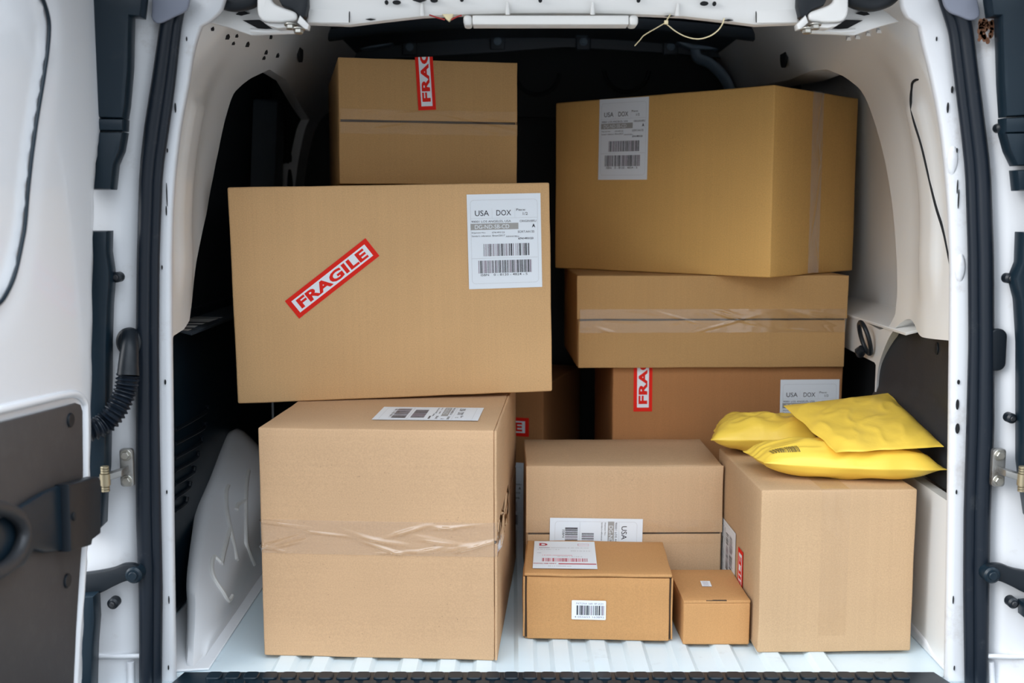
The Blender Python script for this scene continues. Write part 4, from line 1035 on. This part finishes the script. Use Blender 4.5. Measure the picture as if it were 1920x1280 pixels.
f.bars(X(.14), Y(.76), X(.86), Y(.64), 91, 'label_red', 'label_pink', unit=.0009)
f.text('POSTAL USE ONLY', X(.01), Y(.845), .36*2*W, .030*2*H, 'label_red', 2, True)
f.rect(X(.40), Y(.852), X(.99), Y(.82), 'label_red')
Jx.stick('postal_label', f, 'T', -.0600, .1040, .3, off=.0020, label='white postal label printed in red')
f = Flat(['paper']); f.bm.free(); f.bm = bmesh.new(); W, H = .0310, .0180
pts = rrect(-W, -H, W, H, .0018, 4); vs = [f.bm.verts.new((x, y, Flat.STEP)) for x, y in pts]; f.bm.faces.new(vs)
f.text('PATONA 1681 BP-2CH', -.023, .0105, .049, .0034, 'ink_soft'); f.bars(-.022, -.0095, .028, .0085, 95, 'ink', 'ink_soft', unit=.00085)
f.text('4 055655 163892', -.026, -.0148, .054, .0034, 'ink_soft')
Jx.stick('barcode_label', f, 'F', -.0162, .0588, -.4, off=.0034)
# small carton
Kx = Carton('smallest carton on the floor, beside the orange-brown postal one', .3684, 1.9378, 0, .121, .1735, .0827, .0102, 0, 'kraft_orange', cut=('T',), r=.003, seed=11)
rbox_obj('lid', (-.0605, -.0002, .0770), (.0605, .1735, .0827), 'kraft_orange', Kx.o, r=.0016, n=(8, 8, 1), wob=.0008, seed=31)
rbox_obj('tuck_tab', (-.020, -.0006, .0815), (.018, .004, .0829), 'board_inside', Kx.o, r=.0008, n=(2, 1, 1))
f = Flat(['paper']); f.rect(-.0090, -.0155, .0090, .0155, 'paper', 1)
for k_ in range(4): f.rect(-.006, .009-.0065*k_, .004+.001*(k_ % 2), .0105-.0065*k_, 'ink_soft')
Kx.stick('small_label', f, 'T', -.0038, .0878, -3, off=.0010)

# ================================================================== yellow mailers
def mailer(label, q, zs, t, seed, wr=.0022, nx=60, ny=40, sag=0.0, rim=.035, barcode=None, bow=0.0):
    """padded envelope over the quad q (front-left, front-right, back-right, back-left); zs = mid heights of its corners"""
    c = sum((Vector((*p_, 0)) for p_ in q), Vector())/4; z0 = min(zs)-t/2
    o = thing('padded_mailer', label, 'mailer', (c.x, c.y, z0), group='yellow padded mailers')
    P4 = [Vector((p_[0], p_[1], z)) - Vector((c.x, c.y, z0)) for p_, z in zip(q, zs)]
    bm = bmesh.new()
    def pt(u, v, top):
        p_ = P4[0].lerp(P4[1], u).lerp(P4[3].lerp(P4[2], u), v)
        a, b_ = abs(2*u-1), abs(2*v-1)
        k_ = max(0, 1-a**6.0)*max(0, 1-b_**4.0)
        edge = min(u, 1-u, v, 1-v)
        if edge < rim: k_ *= (edge/rim)**.5*.9
        n1 = noise.noise(Vector((u*5+seed, v*4, seed*1.7))); n2 = noise.noise(Vector((u*6+v*3, v*7-u*2, seed*3.1)))
        n3 = 1-abs(noise.noise(Vector((u*3-v*4+seed, v*2.5+u*1.5, seed))))*2.6
        h = (t/2)*k_*(1+.25*n1)
        p_ = p_.copy()
        p_.z += (h + wr*(n2*.7+max(0, n3)**3*1.3)*min(1, edge*9+.15)) if top else -h*.92
        p_.z -= sag*math.sin(PI*u)*math.sin(PI*v)
        if top: p_.z += .0008
        p_.y -= bow*4*u*(1-u)*(1-v)
        # outline wobble
        p_.x += .004*noise.noise(Vector((v*6, seed, u*2))); p_.y += .006*noise.noise(Vector((u*6, seed+4, v*2)))
        return p_
    for top in (True, False):
        g = [[None]*(ny+1) for _ in range(nx+1)]
        for i in range(nx+1):
            for j in range(ny+1):
                u, v = i/nx, j/ny
                g[i][j] = bm.verts.new(pt(u, v, top))
        for i in range(nx):
            for j in range(ny):
                vs = (g[i][j], g[i+1][j], g[i+1][j+1], g[i][j+1])
                bm.faces.new(vs if top else vs[::-1])
        if top: gt = g
        else: gb = g
    for i in range(nx):
        for j, fl in ((0, 0), (ny, 1)):
            vs = (gt[i][j], gb[i][j], gb[i+1][j], gt[i+1][j]); bm.faces.new(vs[::-1] if fl else vs)
    for j in range(ny):
        for i, fl in ((0, 1), (nx, 0)):
            vs = (gt[i][j], gb[i][j], gb[i][j+1], gt[i][j+1]); bm.faces.new(vs[::-1] if fl else vs)
    finish('envelope', bm, 'yellow', o, ang=75)
    if barcode:
        u0, v0, u1, v1 = barcode; bm = bmesh.new(); R = random.Random(3); u = u0
        while u < u1:
            wd = R.choice((.002, .002, .003, .004))
            a = [pt(u, v0+(v1-v0)*k_/4, True)+Vector((0, -.0006, .0012)) for k_ in range(5)]; b_ = [pt(u+wd, v0+(v1-v0)*k_/4, True)+Vector((0, -.0006, .0012)) for k_ in range(5)]
            va = [bm.verts.new(p_) for p_ in a]; vb = [bm.verts.new(p_) for p_ in b_]
            for k_ in range(4): bm.faces.new((va[k_], vb[k_], vb[k_+1], va[k_+1]))
            u += wd + R.choice((.003, .005))
        finish('barcode', bm, 'ink', o, smooth=False)
    return o
mailer('long yellow padded mailer lying lowest on the tall front right carton, small printed barcode', ((.455, 1.975), (.768, 1.930), (.755, 2.115), (.437, 2.075)), (.3255, .324, .328, .326), .062, 3, bow=.018, barcode=(.06, .13, .20, .27))
mailer('small plump yellow mailer at the back left of the mailer pile', ((.388, 2.140), (.600, 2.135), (.615, 2.30), (.430, 2.30)), (.333, .334, .334, .334), .070, 8)
mailer('broad yellow mailer on top of the pile, tilted forward across the other two', ((.572, 1.935), (.766, 1.945), (.757, 2.22), (.540, 2.19)), (.354, .362, .412, .392), .026, 14, wr=.0022)
